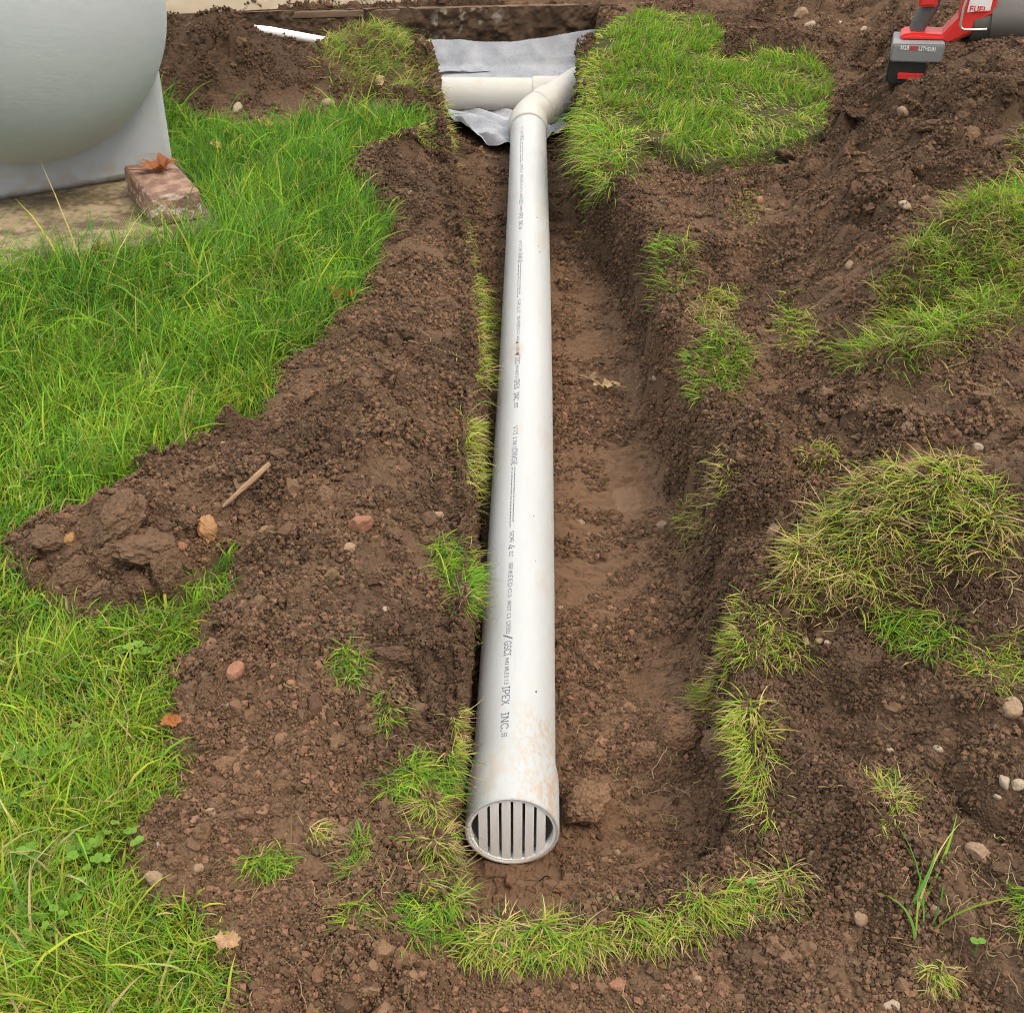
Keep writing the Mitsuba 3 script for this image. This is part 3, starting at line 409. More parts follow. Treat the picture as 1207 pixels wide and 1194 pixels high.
flatb = rng.random(n) < .22; ph0[flatb] = rng.uniform(.9, 1.4, flatb.sum()); ph1[flatb] = rng.uniform(1.4, 1.75, flatb.sum())
ded = flatb & (rng.random(n) < .4); low = ss(.55, -.1, y); deep = ss(.9, 1.5, y)*.6+.5*ss(.55, .75, nz(x, y, .25, 65))+.35*near_slab
c = tint(n, rng, .75, .22+deep, .16+1.0*low*ss(.25, .55, nz(x, y, .16, 66))+.55*ss(.58, .72, nz(x, y, .2, 67)), .07+.24*low+.16*flatb)
W = rng.uniform(.0013, .0030, n)*(1+.12*np.clip(y, 0, 4)); c[ded] = np.array([.30, .24, .12])*rng.uniform(.5, 1.2, (ded.sum(), 1)); c *= (.75+.5*nz(x, y, .13, 68))[:, None]; lo_ = rng.random(n) < .06; L[lo_] *= 1.75; W[lo_] *= 1.5; ph1[lo_] += .5
P = np.stack([x, y, ground_z(x, y)-.004], -1)
grass_mesh('lawn_grass', [blades(P, az, L, W, ph0, ph1, c, rng)])
tag('lawn_grass', 'green lawn grass left of the trench', 'grass', kind='stuff'); print('lawn', n)
def fill(poly, n, rng):
    P = np.array(poly); lo, hi = P.min(0), P.max(0); out = np.zeros((0, 2))
    while len(out) < n:
        q = rng.uniform(lo, hi, (n*3, 2)); out = np.vstack([out, q[sd(poly, q[:, 0]+.006*rng.normal(size=len(q)), q[:, 1]+.006*rng.normal(size=len(q))) > 0]])
    return out[:n]
# turf patch to the right of the fabric
rng = np.random.default_rng(12)
q = fill(K['patch'], 17000, rng); x, y = q.T; k = rng.random(len(x)) < .4+.6*ss(.35, .55, nz(x, y, .07, 71)); x, y = x[k], y[k]; n = len(x)
thin = ss(.47, .6, nz(x, y, .16, 72)); ed = sd(K['patch'], x, y)
L = (.026+.034*nz(x, y, .12, 73))*rng.uniform(.6, 1.4, n)*(1-.35*thin); az = 2*np.pi*nz(x, y, .14, 74)*1.5+rng.normal(0, .9, n)
ph0 = np.abs(rng.normal(.3, .35, n))+.6*thin; lf = (ed < .06) & (x < .34); az[lf] = np.pi*1.1+rng.normal(.25, .6, lf.sum()); ph0[lf] = rng.uniform(.5, 1.3, lf.sum()); ph1 = ph0+np.abs(rng.normal(.8, .4, n))
ph1[lf] = rng.uniform(1.6, 2.7, lf.sum()); L[lf] *= np.where(y[lf] > 2.45, .75, 1.15)
grass_mesh('turf_patch', [blades(np.stack([x, y, ground_z(x, y)-.004], -1), az, L, rng.uniform(.0024, .0044, n), ph0, ph1, tint(n, rng, .8, .3, .35+.5*thin, .14+.8*thin), rng)])
tag('turf_patch', 'island of green lawn left standing right of the trench and fabric', 'turf')
# clumps
CL = {'longhang': ((.8, .4, .5, .35), (.5, 1.1), (1.9, 2.7), (.08, .16)), 'dryhang': ((.25, .1, .8, .55), (.4, 1.0), (1.5, 2.6), (.045, .085)), 'greenhang': ((.9, .45, .35, .12), (.3, .9), (1.2, 2.3), (.035, .08)), 'straw': ((.1, .05, .7, .9), (.4, 1.1), (1.3, 2.3), (.03, .07)),
      'mixed': ((.55, .25, .7, .5), (.3, 1.1), (1.2, 2.2), (.035, .07)), 'turf': ((.7, .35, .5, .22), (.2, .9), (.9, 2.0), (.035, .075)), 'hump': ((.42, .2, .75, .8), (.4, 1.2), (1.2, 2.2), (.03, .075))}
for i, (name, label, cat, poly, style, n, hang) in enumerate(K['clumps']):
    rng = np.random.default_rng(100+i); mix, p0, p1, ll = CL[style]; n_in = n; q = fill(poly, int(n*(2.2 if style == 'turf' else 1.45 if style == 'hump' else 1.9)), rng); x, y = q.T
    k = rng.random(len(x)) < (.8 if n_in < 300 else .45)+.55*ss(.38, .56, nz(x, y, .04, 80+i)); x, y = x[k], y[k]; n = len(x)
    a0 = math.atan2(hang[1], hang[0]); az = a0+rng.normal(0, .75, n)+2.6*(nz(x, y, .035, 180+i)-.5)
    sp = rng.random(n) < .2; az[sp] = rng.uniform(0, 6.28, sp.sum())
    L = rng.uniform(*ll, n)*(.5+.75*nz(x, y, .05, 81+i))*(1.15 if style == 'turf' else .95 if style == 'hump' else 1. if style == 'longhang' else .78)*(.62 if n_in < 300 else 1); nn = gnormal(x, y)
    dry = ss(.45, .62, nz(x, y, .05, 82+i)) if style in ('hump', 'mixed', 'turf') else np.zeros(n)
    c = tint(n, rng, mix[0]*(1-.6*dry), mix[1]*(1-.6*dry), mix[2], mix[3]+.7*dry)
    P_ = np.stack([x, y, ground_z(x, y)], -1)-nn*.003+.006*rng.random((n, 1))*np.array([0, 0, 1])
    yy = np.clip(y, 0, 4)
    q0_ = rng.uniform(*p0, n); q1_ = rng.uniform(*p1, n); fl_ = rng.random(n) < .25; q0_[fl_] = rng.uniform(1.1, 1.5, fl_.sum()); q1_[fl_] = rng.uniform(1.4, 2., fl_.sum()); db = fl_ & (rng.random(n) < .55); c[db] = np.array([.30, .21, .11])*rng.uniform(.5, 1.2, (db.sum(), 1))
    key = new(name); m_ = int(n*.4); ii = rng.integers(0, n, m_); x2 = x[ii]+rng.normal(0, .013, m_); y2 = y[ii]+rng.normal(0, .013, m_)
    c2 = np.where(rng.random((m_, 1)) < .5, np.array([[.46, .35, .17]]), np.array([[.26, .18, .10]]))*rng.uniform(.5, 1.2, (m_, 1))
    thatch = blades(np.stack([x2, y2, ground_z(x2, y2)+.001], -1), rng.uniform(0, 6.28, m_), rng.uniform(.012, .045, m_), rng.uniform(.0008, .0016, m_)*(1+.16*np.clip(y2, 0, 4)), rng.uniform(1.2, 1.7, m_), rng.uniform(1.3, 1.9, m_), c2, rng, 4, .9)
    grass_mesh(key, [thatch, blades(P_, az, L, rng.uniform(.0009, .0021, n)*(1+.16*yy), q0_, q1_, c, rng, 5, .4)]); tag(key, label, cat)
# fine dry roots and straws lying about
rng = np.random.default_rng(31); rv, rf, rc = [], [], []
def tube(pts, r, sides=5, cap=True):
    p = np.asarray(pts, float); t = np.gradient(p, axis=0); t /= np.linalg.norm(t, axis=1, keepdims=True)+1e-12
    a = np.cross(t, np.where(np.abs(t[:, 2:]) < .9, [0, 0, 1.], [1., 0, 0])); a /= np.linalg.norm(a, axis=1, keepdims=True); b = np.cross(t, a)
    an = np.arange(sides)*2*np.pi/sides; r = np.broadcast_to(r, (len(p),))
    v = (p[:, None]+r[:, None, None]*(np.cos(an)[None, :, None]*a[:, None]+np.sin(an)[None, :, None]*b[:, None])).reshape(-1, 3)
    f = []
    for i in range(len(p)-1):
        for j in range(sides):
            k = (j+1) % sides; f += [[i*sides+j, i*sides+k, (i+1)*sides+k], [i*sides+j, (i+1)*sides+k, (i+1)*sides+j]]
    if cap:
        n0 = len(v); v = np.vstack([v, p[:1], p[-1:]])
        for j in range(sides):
            k = (j+1) % sides; f += [[n0, k, j], [n0+1, (len(p)-1)*sides+j, (len(p)-1)*sides+k]]
    return v, np.array(f)
def tmesh(v, f): return trimesh.Trimesh(v, f, process=False)
off = 0; cent = np.array(K['roots'])
for i in range(430):
    if i < 330: c0 = cent[i % len(cent)]+rng.normal(0, .03, 2)
    else:
        xx, yy_ = scatter(1, rng); c0 = np.array([xx[0], yy_[0]])
    m = 7; L = rng.uniform(.015, .06); ang = rng.uniform(0, 6.28)+np.cumsum(rng.normal(0, .45, m)); st = np.stack([np.cos(ang), np.sin(ang)], -1)*L/m
    p = c0+np.cumsum(st, 0); lift = np.abs(np.cumsum(rng.normal(0, .0028, m)))+.002
    if abs(c0[0]) < .075: continue
    z = ground_z(p[:, 0], p[:, 1])+lift; z = z[0]+np.clip(z-z[0], -.03, .03)
    v, f = tube(np.c_[p, z], np.linspace(.0007, .00035, m)*rng.uniform(.6, 1.3)*(1+.2*max(0, c0[1])), 3, False)
    cr = np.array([[.42, .32, .19], [.34, .22, .13], [.40, .36, .14]][rng.integers(3)])*rng.uniform(.6, 1.15)
    rv.append(v); rf.append(f+off); rc.append(np.tile(cr, (len(v), 1))); off += len(v)
scene['dry_roots'] = mikit.ply((np.vstack(rv), np.vstack(rf)), 'dry_mat', smooth=True, color=np.vstack(rc))
tag('dry_roots', 'thin dry roots and straws strewn over the soil', 'roots', kind='stuff')
# ------------------------------------------------------------------ the white drain pipe
def pvc(p, n, uv):
    haze = mikit.fbm(p.x*14, p.y*2.5, p.z*14, 3)
    top = mikit.smoothstep(.2, .14, p.y)*mikit.smoothstep(.0, .5, n.z)
    d = mikit.fbm(p.x*60, p.y*40, p.z*60, 4)
    fine = mikit.fbm(p.x*260, p.y*160, p.z*260, 2)
    side = mikit.smoothstep(-.02, .03, p.x)
    dirt = top*mikit.smoothstep(.40, .70, .4*d+.6*fine)*(.10+.9*side)*.95
    band = mikit.smoothstep(.10, .085, p.y)*mikit.smoothstep(.5, .75, d)*.5
    spot = mikit.smoothstep(.05, .0, dr.sqrt(dr.square((p.y-1.205)*.8)+dr.square((p.x+.012)*2)))*mikit.smoothstep(.3, .6, d)*.55
    sc = mikit.smoothstep(.64, .76, mikit.fbm(p.x*25, p.y*9, p.z*25, 4))*.28+mikit.smoothstep(.70, .74, mikit.noise(p.x*160+p.y*30, p.y*22, p.z*160))*.10*mikit.smoothstep(.45, .6, haze)
    low = mikit.smoothstep(-.02, -.05, p.z)*mikit.smoothstep(.3, .6, d)*.7
    cream = mikit.smoothstep(2.72, 2.80, p.y)*.55
    c = mikit.mix((.465, .485, .495), (.42, .435, .43), haze)
    c = mikit.mix(c, (.48, .455, .385), cream)
    return mikit.mix(c, (.42, .29, .18), dr.clip(.6*dirt+.5*band+spot+sc*.7+low*.6, 0, .85))
mat('pvc_mat', mikit.proc(pvc), .38, specular=.5)
mat('pvc_grey_mat', (.78, .79, .80), .42, specular=.5)
mat('ink_mat', (.10, .11, .14), .6)
def bow(y): t = np.clip(y/2.95, 0, 1); return .0262*0*y+.0062*4*t*(1-t)
def lathe_y(prof, sides=72):
    """closed (y, r) profile turned about the pipe's axis"""
    p = np.array(prof, float); m = len(p); an = np.arange(sides)*2*np.pi/sides
    v = np.stack([np.outer(p[:, 1], np.cos(an)), np.repeat(p[:, :1], sides, 1), np.outer(p[:, 1], np.sin(an))], -1).reshape(-1, 3)
    i, j = np.meshgrid(np.arange(m), np.arange(sides), indexing='ij'); i2, j2 = (i+1) % m, (j+1) % sides
    q = np.stack([i*sides+j, i2*sides+j, i2*sides+j2, i*sides+j2], -1).reshape(-1, 4)
    v[:, 0] += bow(v[:, 1]); return v, q
def yprof(pts): return pts
R0 = .0535
bar = [(y, R0) for y in np.linspace(.10, 2.80, 40)]+[(y, R0-.004) for y in np.linspace(2.80, .10, 40)]
scene['drain_pipe__barrel'] = mikit.ply(tmesh(*[a if k == 0 else np.vstack([a[:, [0, 1, 2]], a[:, [0, 2, 3]]]) for k, a in enumerate(lathe_y(bar))]), 'pvc_mat', smooth=40)
labels['drain_pipe'] = {'label': 'long white plastic drain pipe with printed lettering lying in the trench', 'category': 'pipe'}
def quadmesh(v, q): return trimesh.Trimesh(v, np.vstack([q[:, [0, 1, 2]], q[:, [0, 2, 3]]]), process=False)
bell = [(.0, .0569), (.0012, .0581), (.07, .0580), (.085, .0574), (.098, .0558), (.108, .0543), (.112, .05375), (.112, .0500), (.095, .0525), (.08, .0538), (.0012, .0539), (0, .0548)]
bell = [bell[0]]+[(a[0]+(b[0]-a[0])*t, a[1]+(b[1]-a[1])*t) for a, b in zip(bell[:-1], bell[1:]) for t in (.5, 1.)]
scene['drain_pipe__socket'] = mikit.ply(quadmesh(*lathe_y(bell)), 'pvc_mat', smooth=35); tag('drain_pipe__socket', 'soil stained flared socket end of the pipe')
ring_ = [(.0015, .0539), (.014, .0539), (.014, .0505), (.003, .0505), (.0015, .0512)]
scene['drain_pipe__grate'] = mikit.ply(quadmesh(*lathe_y(ring_)), 'pvc_grey_mat', smooth=35); tag('drain_pipe__grate', 'round slotted grate closing the near pipe end')
for k in range(6):
    xc = (k-2.5)*.0142; w = .0109; hh = math.sqrt(.0506**2-(abs(xc)+w/2)**2)
    m = trimesh.creation.box((w, .008, 2*hh)); m.vertices[:, 0] *= np.where(m.vertices[:, 1] > 0, .86, 1.)
    top = m.vertices[:, 2] != 0
    for i_, v_ in enumerate(m.vertices):
        xx = xc+v_[0]; v_[2] = np.sign(v_[2])*math.sqrt(max(.0001, .0508**2-xx*xx))
    m.apply_translation((xc, .0062, 0))
    key = 'drain_pipe__grate__slat' + ('' if k == 0 else f'_{k:03d}')
    scene[key] = mikit.ply(m, 'pvc_grey_mat')
# the fitting at the far end: 45 degree elbow into a wye on the cross pipe
def sweep(path, rad, sides=40):
    return tube(np.array(path), np.array(rad), sides, True)
a45 = math.radians(46)
P0 = np.array([.0, 2.76, 0]); path = [(0, 2.755, 0), (0, 2.757, 0), (0, 2.80, 0), (0, 2.838, 0), (0, 2.842, 0)]; rad = [.0565, .0595, .0600, .0598, .0575]
cx, cy = .115, 2.845
for t in np.linspace(.08, 1, 10): path.append((cx-cx*math.cos(a45*t), cy+cx*math.sin(a45*t), .016*t*t)); rad.append(.0572)
d_ = np.array([math.sin(a45), math.cos(a45), .26]); e = np.array(path[-1])
for s_, r_ in ((.003, .0575), (.005, .0598), (.045, .0600), (.047, .0578)): path.append(tuple(e+d_*s_)); rad.append(r_)
scene['drain_pipe__elbow'] = mikit.ply(tmesh(*sweep(path, rad)), 'pvc_mat', smooth=35); tag('drain_pipe__elbow', 'cream coloured elbow at the far end of the pipe')
e2 = np.array(path[-1]); CY, CZ = 3.20, -.015
bx = e2+d_*((CY-.035-e2[1])/d_[1])
pth = [e2+d_*(s_) for s_ in (0, .002)]+[e2*(1-t)+bx*t for t in (.3, .6, 1.)]
scene['drain_pipe__branch'] = mikit.ply(tmesh(*sweep(pth, [.054, .0555, .0555, .0555, .0555])), 'pvc_mat', smooth=35)
scene['drain_pipe__wye'] = mikit.ply(tmesh(*sweep([(.012, CY, CZ), (.013, CY, CZ), (.06, CY, CZ), (.2, CY, CZ), (.25, CY, CZ), (.251, CY, CZ)], [.055, .0592, .0595, .0595, .0595, .055])), 'pvc_mat', smooth=35)
scene['drain_pipe__cross_pipe'] = mikit.ply(tmesh(*sweep([(-.80, CY, CZ+.004), (-.4, CY, CZ+.002), (.02, CY, CZ)], [R0]*3)), 'pvc_mat', smooth=35)
tag('drain_pipe__cross_pipe', 'cream coloured cross pipe lying on the grey fabric')
# printed legend, repeated along the pipe
vv, ff, off = [], [], 0
def ink(mesh, s0, lat, flip=1):
    """wraps flat lettering (x along the pipe towards the near end) onto the barrel"""
    global off
    v, f = trimesh.remesh.subdivide_to_size(mesh.vertices, mesh.faces, .004, max_iter=6)
    yy = s0-v[:, 0]; ang = -math.radians(13.5)-.045*yy+(v[:, 1]+lat)/R0
    rr = R0+.0001+v[:, 2]
    vv.append(np.stack([bow(yy)+rr*np.sin(ang), yy, rr*np.cos(ang)], -1)); ff.append(f+off); off += len(v)
for rep in range(4):
    sh = .872*rep
    for t, ya, yb, h in K['text']:
        if yb+sh > 2.73: continue
        m = meshkit.text_mesh(t, h, .00015); ex = m.bounds; m.apply_scale(((yb-ya)/(ex[1, 0]-ex[0, 0]), 1, 1)); m.apply_translation((-m.bounds[0, 0], -h/2, 0))
        ink(m, yb+sh, 0)
    la, lb, ba, bb = K['lines']
    for lat, (s0, s1), hh in ((-.0035, (lb, la), .0021), (.0012, (lb+.012, la), .0021), (-.0028, (bb, ba), .0018), (0., (bb, ba), .0018), (.0028, (bb, ba), .0018)):
        n_ = int((s1-s0)/.0042); rr_ = np.random.default_rng(int(1e4*s1+lat*1e5)+9)
        for q in range(n_):
            if s1+sh > 2.7: continue
            b_ = trimesh.creation.box((.0028, hh*rr_.uniform(.6, 1), .00015)); b_.apply_translation((0, 0, .00008)); ink(b_, s1+sh-q*.0042, lat)
scene['drain_pipe__lettering'] = mikit.ply(tmesh(np.vstack(vv), np.vstack(ff)), 'ink_mat'); tag('drain_pipe__lettering', 'dark printed legend along the pipe')
sp = [(.027, .205, .0016), (.02, .62, .0012), (.024, .50, .001), (-.017, 1.24, .003), (-.015, 1.19, .0035), (.025, 1.75, .002), (.028, 1.72, .002), (.022, 1.93, .002)]
vs_, fs_, o_ = [], [], 0
for px_, py_, r_ in sp:
    m = trimesh.creation.icosphere(1, r_); m.vertices *= (1, 1.4, .4); m.apply_translation((bow(py_)+px_, py_, math.sqrt(R0**2-px_**2))); vs_.append(m.vertices); fs_.append(m.faces+o_); o_ += len(m.vertices)
mat('speck_mat', (.10, .08, .06), .8)
scene['drain_pipe__dirt_specks'] = mikit.ply(tmesh(np.vstack(vs_), np.vstack(fs_)), 'speck_mat')
# ------------------------------------------------------------------ fabric under the cross pipe
def fabcol(p, n, uv):
    a = mikit.fbm(p.x*16, p.y*16, p.z*16, 4); b = mikit.fbm(p.x*240, p.y*240, p.z*240, 2)
    return mikit.mix((.25, .265, .295), (.35, .365, .40), mikit.smoothstep(.3, .68, .7*a+.3*b))
scene['fabric_mat'] = {'type': 'twosided', 'bsdf': {'type': 'principled', 'base_color': mikit.proc(fabcol), 'roughness': .9, 'specular': .15}}
nu, nv = 110, 80
u, v = np.meshgrid(np.linspace(0, 1, nu), np.linspace(0, 1, nv))
prof = np.array([[0, 2.74, -.056], [.08, 2.78, -.040], [.30, 2.98, -.050], [.5, 3.2, -.064], [.62, 3.36, -.054], [.72, 3.50, -.040], [.80, 3.57, -.015], [1, 3.62, .055]])
yv = np.interp(v, prof[:, 0], prof[:, 1]); zv = np.interp(v, prof[:, 0], prof[:, 2])
half = np.interp(v, [0, .12, .4, .5, .75, 1], [.22, .24, .28, .33, .39, .40])
xc = np.interp(v, [0, .5, 1], [-.03, -.06, -.09]); xv = xc+(u-.5)*2*half+np.where(u > .5, (u-.5)*.10, 0)
yv = yv+np.where(v > .75, .10*(u-.5), 0)+.25*ss(.05, .5, np.abs(u-.45))*(1-ss(.05, .6, v))
wr = .014*np.abs(np.sin(34*(xv*.75+(yv-3)*.66)+6*nz(xv, yv, .2, 53)))**3*(1-.8*ss(.62, .78, v))+.012*(nz(xv, yv*.7, .11, 51, 3)-.5)+.010*np.abs(nz(xv+.35*yv, yv-.3*xv, .05, 52, 2)-.5)*2
zv = zv+wr*(1+.0*v)+.02*ss(.42, .5, np.abs(u-.5))*(1-ss(.6, .75, v))+.018*np.abs(np.sin(9*(u*1.2+v*.7)))*(1-ss(.2, .4, v))
zv = zv+np.where(v > .8, .03*(u-.3)+.012*np.sin(u*9)*ss(.85, 1, v), 0); yv = yv-wr*np.where(v > .75, 1.5, 0)
gi = np.arange(nu*nv).reshape(nv, nu); q = np.stack([gi[:-1, :-1], gi[:-1, 1:], gi[1:, 1:], gi[1:, :-1]], -1).reshape(-1, 4)
scene['landscape_fabric'] = mikit.ply(quadmesh(np.stack([xv, yv, zv], -1).reshape(-1, 3), q), 'fabric_mat', smooth=True)
tag('landscape_fabric', 'creased grey landscape fabric lining the far end of the trench under the pipes', 'fabric')
# thin white pipe in the rear trench
mat('white_pipe_mat', (.78, .78, .76), .4)
wp = K['thin_pipe']; pa, pb, pc = np.array(wp[0]), np.array(wp[1]), np.array(wp[2])
scene['thin_pipe'] = mikit.ply(tmesh(*tube([pa+(pa-pc)*.3, pa, pb, pc, pc+(pc-pb)*.25], .0145, 16)), 'white_pipe_mat', smooth=40)
tag('thin_pipe', 'thin white pipe showing behind the dark soil mound', 'pipe')
# pale slab edge over the rear trench
def slabcol(p, n, uv): return mikit.mix((.50, .42, .30), (.72, .62, .47), mikit.fbm(p.x*9, p.y*30, p.z*30, 4))
mat('edge_mat', mikit.proc(slabcol), .7)
A, B = [np.array(q) for q in K['walk_edge']]; dirv = (B-A)/np.linalg.norm(B-A); nor = np.array([-dirv[1], dirv[0]])
def obox(center, half, ax, bev=.006):
    """box with chamfered edges, ax = unit direction of its length in plan"""
    import itertools
    pts = []
    for s in itertools.product((-1, 1), repeat=3):
        for k in range(3):
            p = np.array(s)*np.array(half); p2 = p-np.array(s)*bev; p2[k] = p[k]; pts.append(p2)
    m = trimesh.Trimesh(np.array(pts)).convex_hull
    bx_ = np.array([-ax[1], ax[0]]); v = m.vertices
    m.vertices = np.c_[center[0]+v[:, 0]*ax[0]+v[:, 1]*bx_[0], center[1]+v[:, 0]*ax[1]+v[:, 1]*bx_[1], center[2]+v[:, 2]]
    return m
mid = A+dirv*.75; scene['concrete_walk'] = mikit.ply(obox([*(mid+nor*.51), .20], (2.2, .5, .045), dirv, .006), 'edge_mat'); tag('concrete_walk', 'pale walkway slab edge running along the top above the far trench', 'walkway')
def woodcol(p, n, uv): return mikit.mix((.07, .045, .03), (.20, .13, .085), mikit.fbm(p.x*14, p.y*60, p.z*60, 4))
mat('edge_board_mat', mikit.proc(woodcol), .8)
A, B = [np.array(q) for q in K['slab_edge']]; dirv = (B-A)/np.linalg.norm(B-A); nor = np.array([-dirv[1], dirv[0]]); mid = A+dirv*.75
scene['edging_board'] = mikit.ply(obox([*(mid+nor*.05), .144], (2.2, .03, .012), dirv, .003), 'edge_board_mat'); tag('edging_board', 'dark weathered board under the pale walkway edge above the far trench', 'board')
# ------------------------------------------------------------------ grey tank on its slab
def padcol(p, n, uv):
    a = mikit.fbm(p.x*12+p.y*5, p.y*26, p.z*20, 4); b = mikit.fbm(p.x*90, p.y*90, p.z*90, 3)
    c = mikit.mix((.12, .09, .05), (.33, .26, .165), mikit.smoothstep(.3, .7, .6*a+.4*b))
    return mikit.mix(c, (.07, .055, .035), mikit.smoothstep(.56, .72, mikit.fbm(p.x*7+3, p.y*11, p.z*7, 4))*.8)
mat('pad_mat', mikit.proc(padcol), .85)
SR = np.array(K['slab_top'][2])
scene['weathered_slab'] = mikit.ply(obox([*(SR+U*1.1+Wv*.26), .105], (1.1, .26, .05), U, .008), 'pad_mat'); tag('weathered_slab', 'dirty tan slab under the grey tank at the lawn edge', 'slab')
def tankbump(p, n, uv): return mikit.fbm(p.x*150, p.y*150, p.z*230, 3)
def tankcol(p, n, uv):
    a = mikit.fbm(p.x*8, p.y*8, p.z*8, 4); d = mikit.smoothstep(.24, .155, p.z)*mikit.smoothstep(.35, .65, mikit.fbm(p.x*30, p.y*30, p.z*30, 3))
    return mikit.mix(mikit.mix((.36, .385, .42), (.43, .455, .49), a), (.34, .25, .18), d*.6)
def bulgecol(p, n, uv):
    return mikit.mix((.36, .395, .42), (.40, .43, .45), mikit.fbm(p.x*30, p.y*30, p.z*70, 4))
def bumped(name, fn, scale, col, rough): scene[name] = {'type': 'bumpmap', 'arbitrary': mikit.proc(fn, 1.5e-3), 'scale': scale, 'bsdf': {'type': 'principled', 'base_color': mikit.proc(col), 'roughness': rough, 'specular': .35}}
bumped('panel_mat', tankbump, .0010, tankcol, .6); bumped('bulge_mat', tankbump, .0008, bulgecol, .6)
Ta, Tb = [np.array(q) for q in K['tank_bottom']]; tu = (Ta-Tb)/np.linalg.norm(Ta-Tb); tn = np.array([tu[1], -tu[0]])
if tn[1] > 0: tn = -tn
pm = obox([*(Tb+tu*.65-tn*.045), .60], (.65, .045, .445), tu, .022)
scene['storage_tank__panel'] = mikit.ply(pm, 'panel_mat', smooth=50)
bx_, by_, bz_, br_ = K['bulge']; m = trimesh.creation.icosphere(5); vb = m.vertices.copy()
al, ac, az_ = vb[:, 0]*br_, vb[:, 1]*.26, vb[:, 2]*br_
m.vertices = np.c_[bx_+al*tu[0]+ac*tn[0], by_+al*tu[1]+ac*tn[1], bz_+az_]
scene['storage_tank__bulge'] = mikit.ply(m, 'bulge_mat', smooth=True); tag('storage_tank__bulge', 'rounded greenish grey front of the tank')
labels['storage_tank'] = {'label': 'large grey moulded tank with a rounded front standing on the tan slab', 'category': 'tank'}
# brick
def brickcol(p, n, uv):
    a = mikit.fbm(p.x*40, p.y*40, p.z*40, 4); b = mikit.fbm(p.x*70+5, p.y*70, p.z*70, 3)
    side = mikit.smoothstep(.9, .5, n.z)
    c = mikit.mix((.19, .115, .09), (.33, .215, .16), mikit.smoothstep(.3, .7, a))
    return mikit.mix(c, (.50, .42, .38), side*mikit.smoothstep(.55, .63, b)*.9)
scene['brick_mat'] = {'type': 'bumpmap', 'arbitrary': mikit.proc(lambda p, n, uv: mikit.fbm(p.x*160, p.y*160, p.z*160, 3), 1e-3), 'scale': .004, 'bsdf': {'type': 'principled', 'base_color': mikit.proc(brickcol), 'roughness': .85, 'specular': .2}}
b0, b1, b2 = [np.array(q) for q in K['brick']]; bu = (b1-b0)/np.linalg.norm(b1-b0); bv = np.array([-.48, .877]); bu = np.array([.877, .48])
bw = .110; bl = .235; bc = b0+bu*bw/2+bv*bl/2
m = obox([0, 0, 0], (bw/2, bl/2, .034), np.array([1., 0]), .005)
v, f = trimesh.remesh.subdivide_to_size(m.vertices, m.faces, .008, max_iter=8)
v = v+.004*(np.stack([meshkit.fbm(v*45, 3, s) for s in (1, 2, 3)], -1)-.5)
v = np.c_[bc[0]+v[:, 0]*bu[0]+v[:, 1]*bv[0], bc[1]+v[:, 0]*bu[1]+v[:, 1]*bv[1], .1895+v[:, 2]]
scene['brick'] = mikit.ply(tmesh(v, f), 'brick_mat', smooth=40); tag('brick', 'chipped reddish brown brick on the tan slab against the grey tank', 'brick')
# ------------------------------------------------------------------ fallen leaves
def leafmesh(size, lobes, curl, seed, elong=1.5):
    rg = np.random.default_rng(seed); na, nr = 60, 7; an = np.linspace(0, 2*np.pi, na, endpoint=False)
    r = .55+.45*np.abs(np.cos(an*lobes/2+rg.uniform(0, 1)))**1.5+.08*rg.normal(size=na); r = np.maximum(r, .2)
    pts = [(0, 0)]
    for k in range(1, nr): pts += list(np.stack([r*np.cos(an)*elong, r*np.sin(an)], -1)*k/(nr-1))
    p = np.array(pts)*size/2/elong
    f = [[0, 1+j, 1+(j+1) % na] for j in range(na)]
    for k in range(nr-2):
        for j in range(na):
            a, b = 1+k*na+j, 1+k*na+(j+1) % na; f += [[a, a+na, b+na], [a, b+na, b]]
    R = size/2; z = curl*R*((p[:, 0]/R)**2*.6+np.abs(p[:, 1]/R)*.7)+.26*R*np.sin(5*p[:, 0]/R+seed)*np.cos(4*p[:, 1]/R)+.12*R*np.abs(np.sin(9*p[:, 0]/R))
    # stalk
    v = np.c_[p, z]; sv, sf = tube([(-size*.25*elong/elong, 0, .001), (-size*.55, size*.04, .004), (-size*.8, size*.12, .003)], size*.012, 4)
    f = np.vstack([np.array(f), sf+len(v)]); return np.vstack([v, sv]), f
def leaf(label, xy, z, size, colr, lobes, curl, rz, tilt=(0, 0), elong=1.5, seed=1):
    v, f = leafmesh(size, lobes, curl, seed, elong)
    rg = np.random.default_rng(seed+50); c = .62*np.array(colr)*(.45+1.1*meshkit.fbm(v*90+seed, 3, seed))[:, None]
    M = trimesh.transformations.euler_matrix(math.radians(tilt[0]), math.radians(tilt[1]), math.radians(rz))[:3, :3]
    v = v@M.T+np.array([*xy, z]); key = new('fallen_leaf'); scene[key] = mikit.ply((v, f), 'dry_mat', smooth=True, color=c); tag(key, label, 'leaf')
pt = K['pts']; gz = lambda q: float(ground_z(*q))
leaf('curled orange leaf at the lawn edge of the left soil strip', pt['leaf_berm'], gz(pt['leaf_berm'])+.022, .062, (.45, .14, .04), 3, .5, 20, (35, 10), 1.7, 3)
leaf('tan lobed dead leaf on the trench floor right of the pipe', pt['leaf_floor'], gz(pt['leaf_floor'])+.012, .062, (.60, .42, .22), 5, .35, 160, (12, 8), 1.6, 4)
leaf('torn pale leaf scrap behind the tan leaf on the trench floor', pt['leaf_floor2'], gz(pt['leaf_floor2'])+.010, .05, (.42, .29, .16), 6, .2, 35, (5, 5), 2.6, 5)
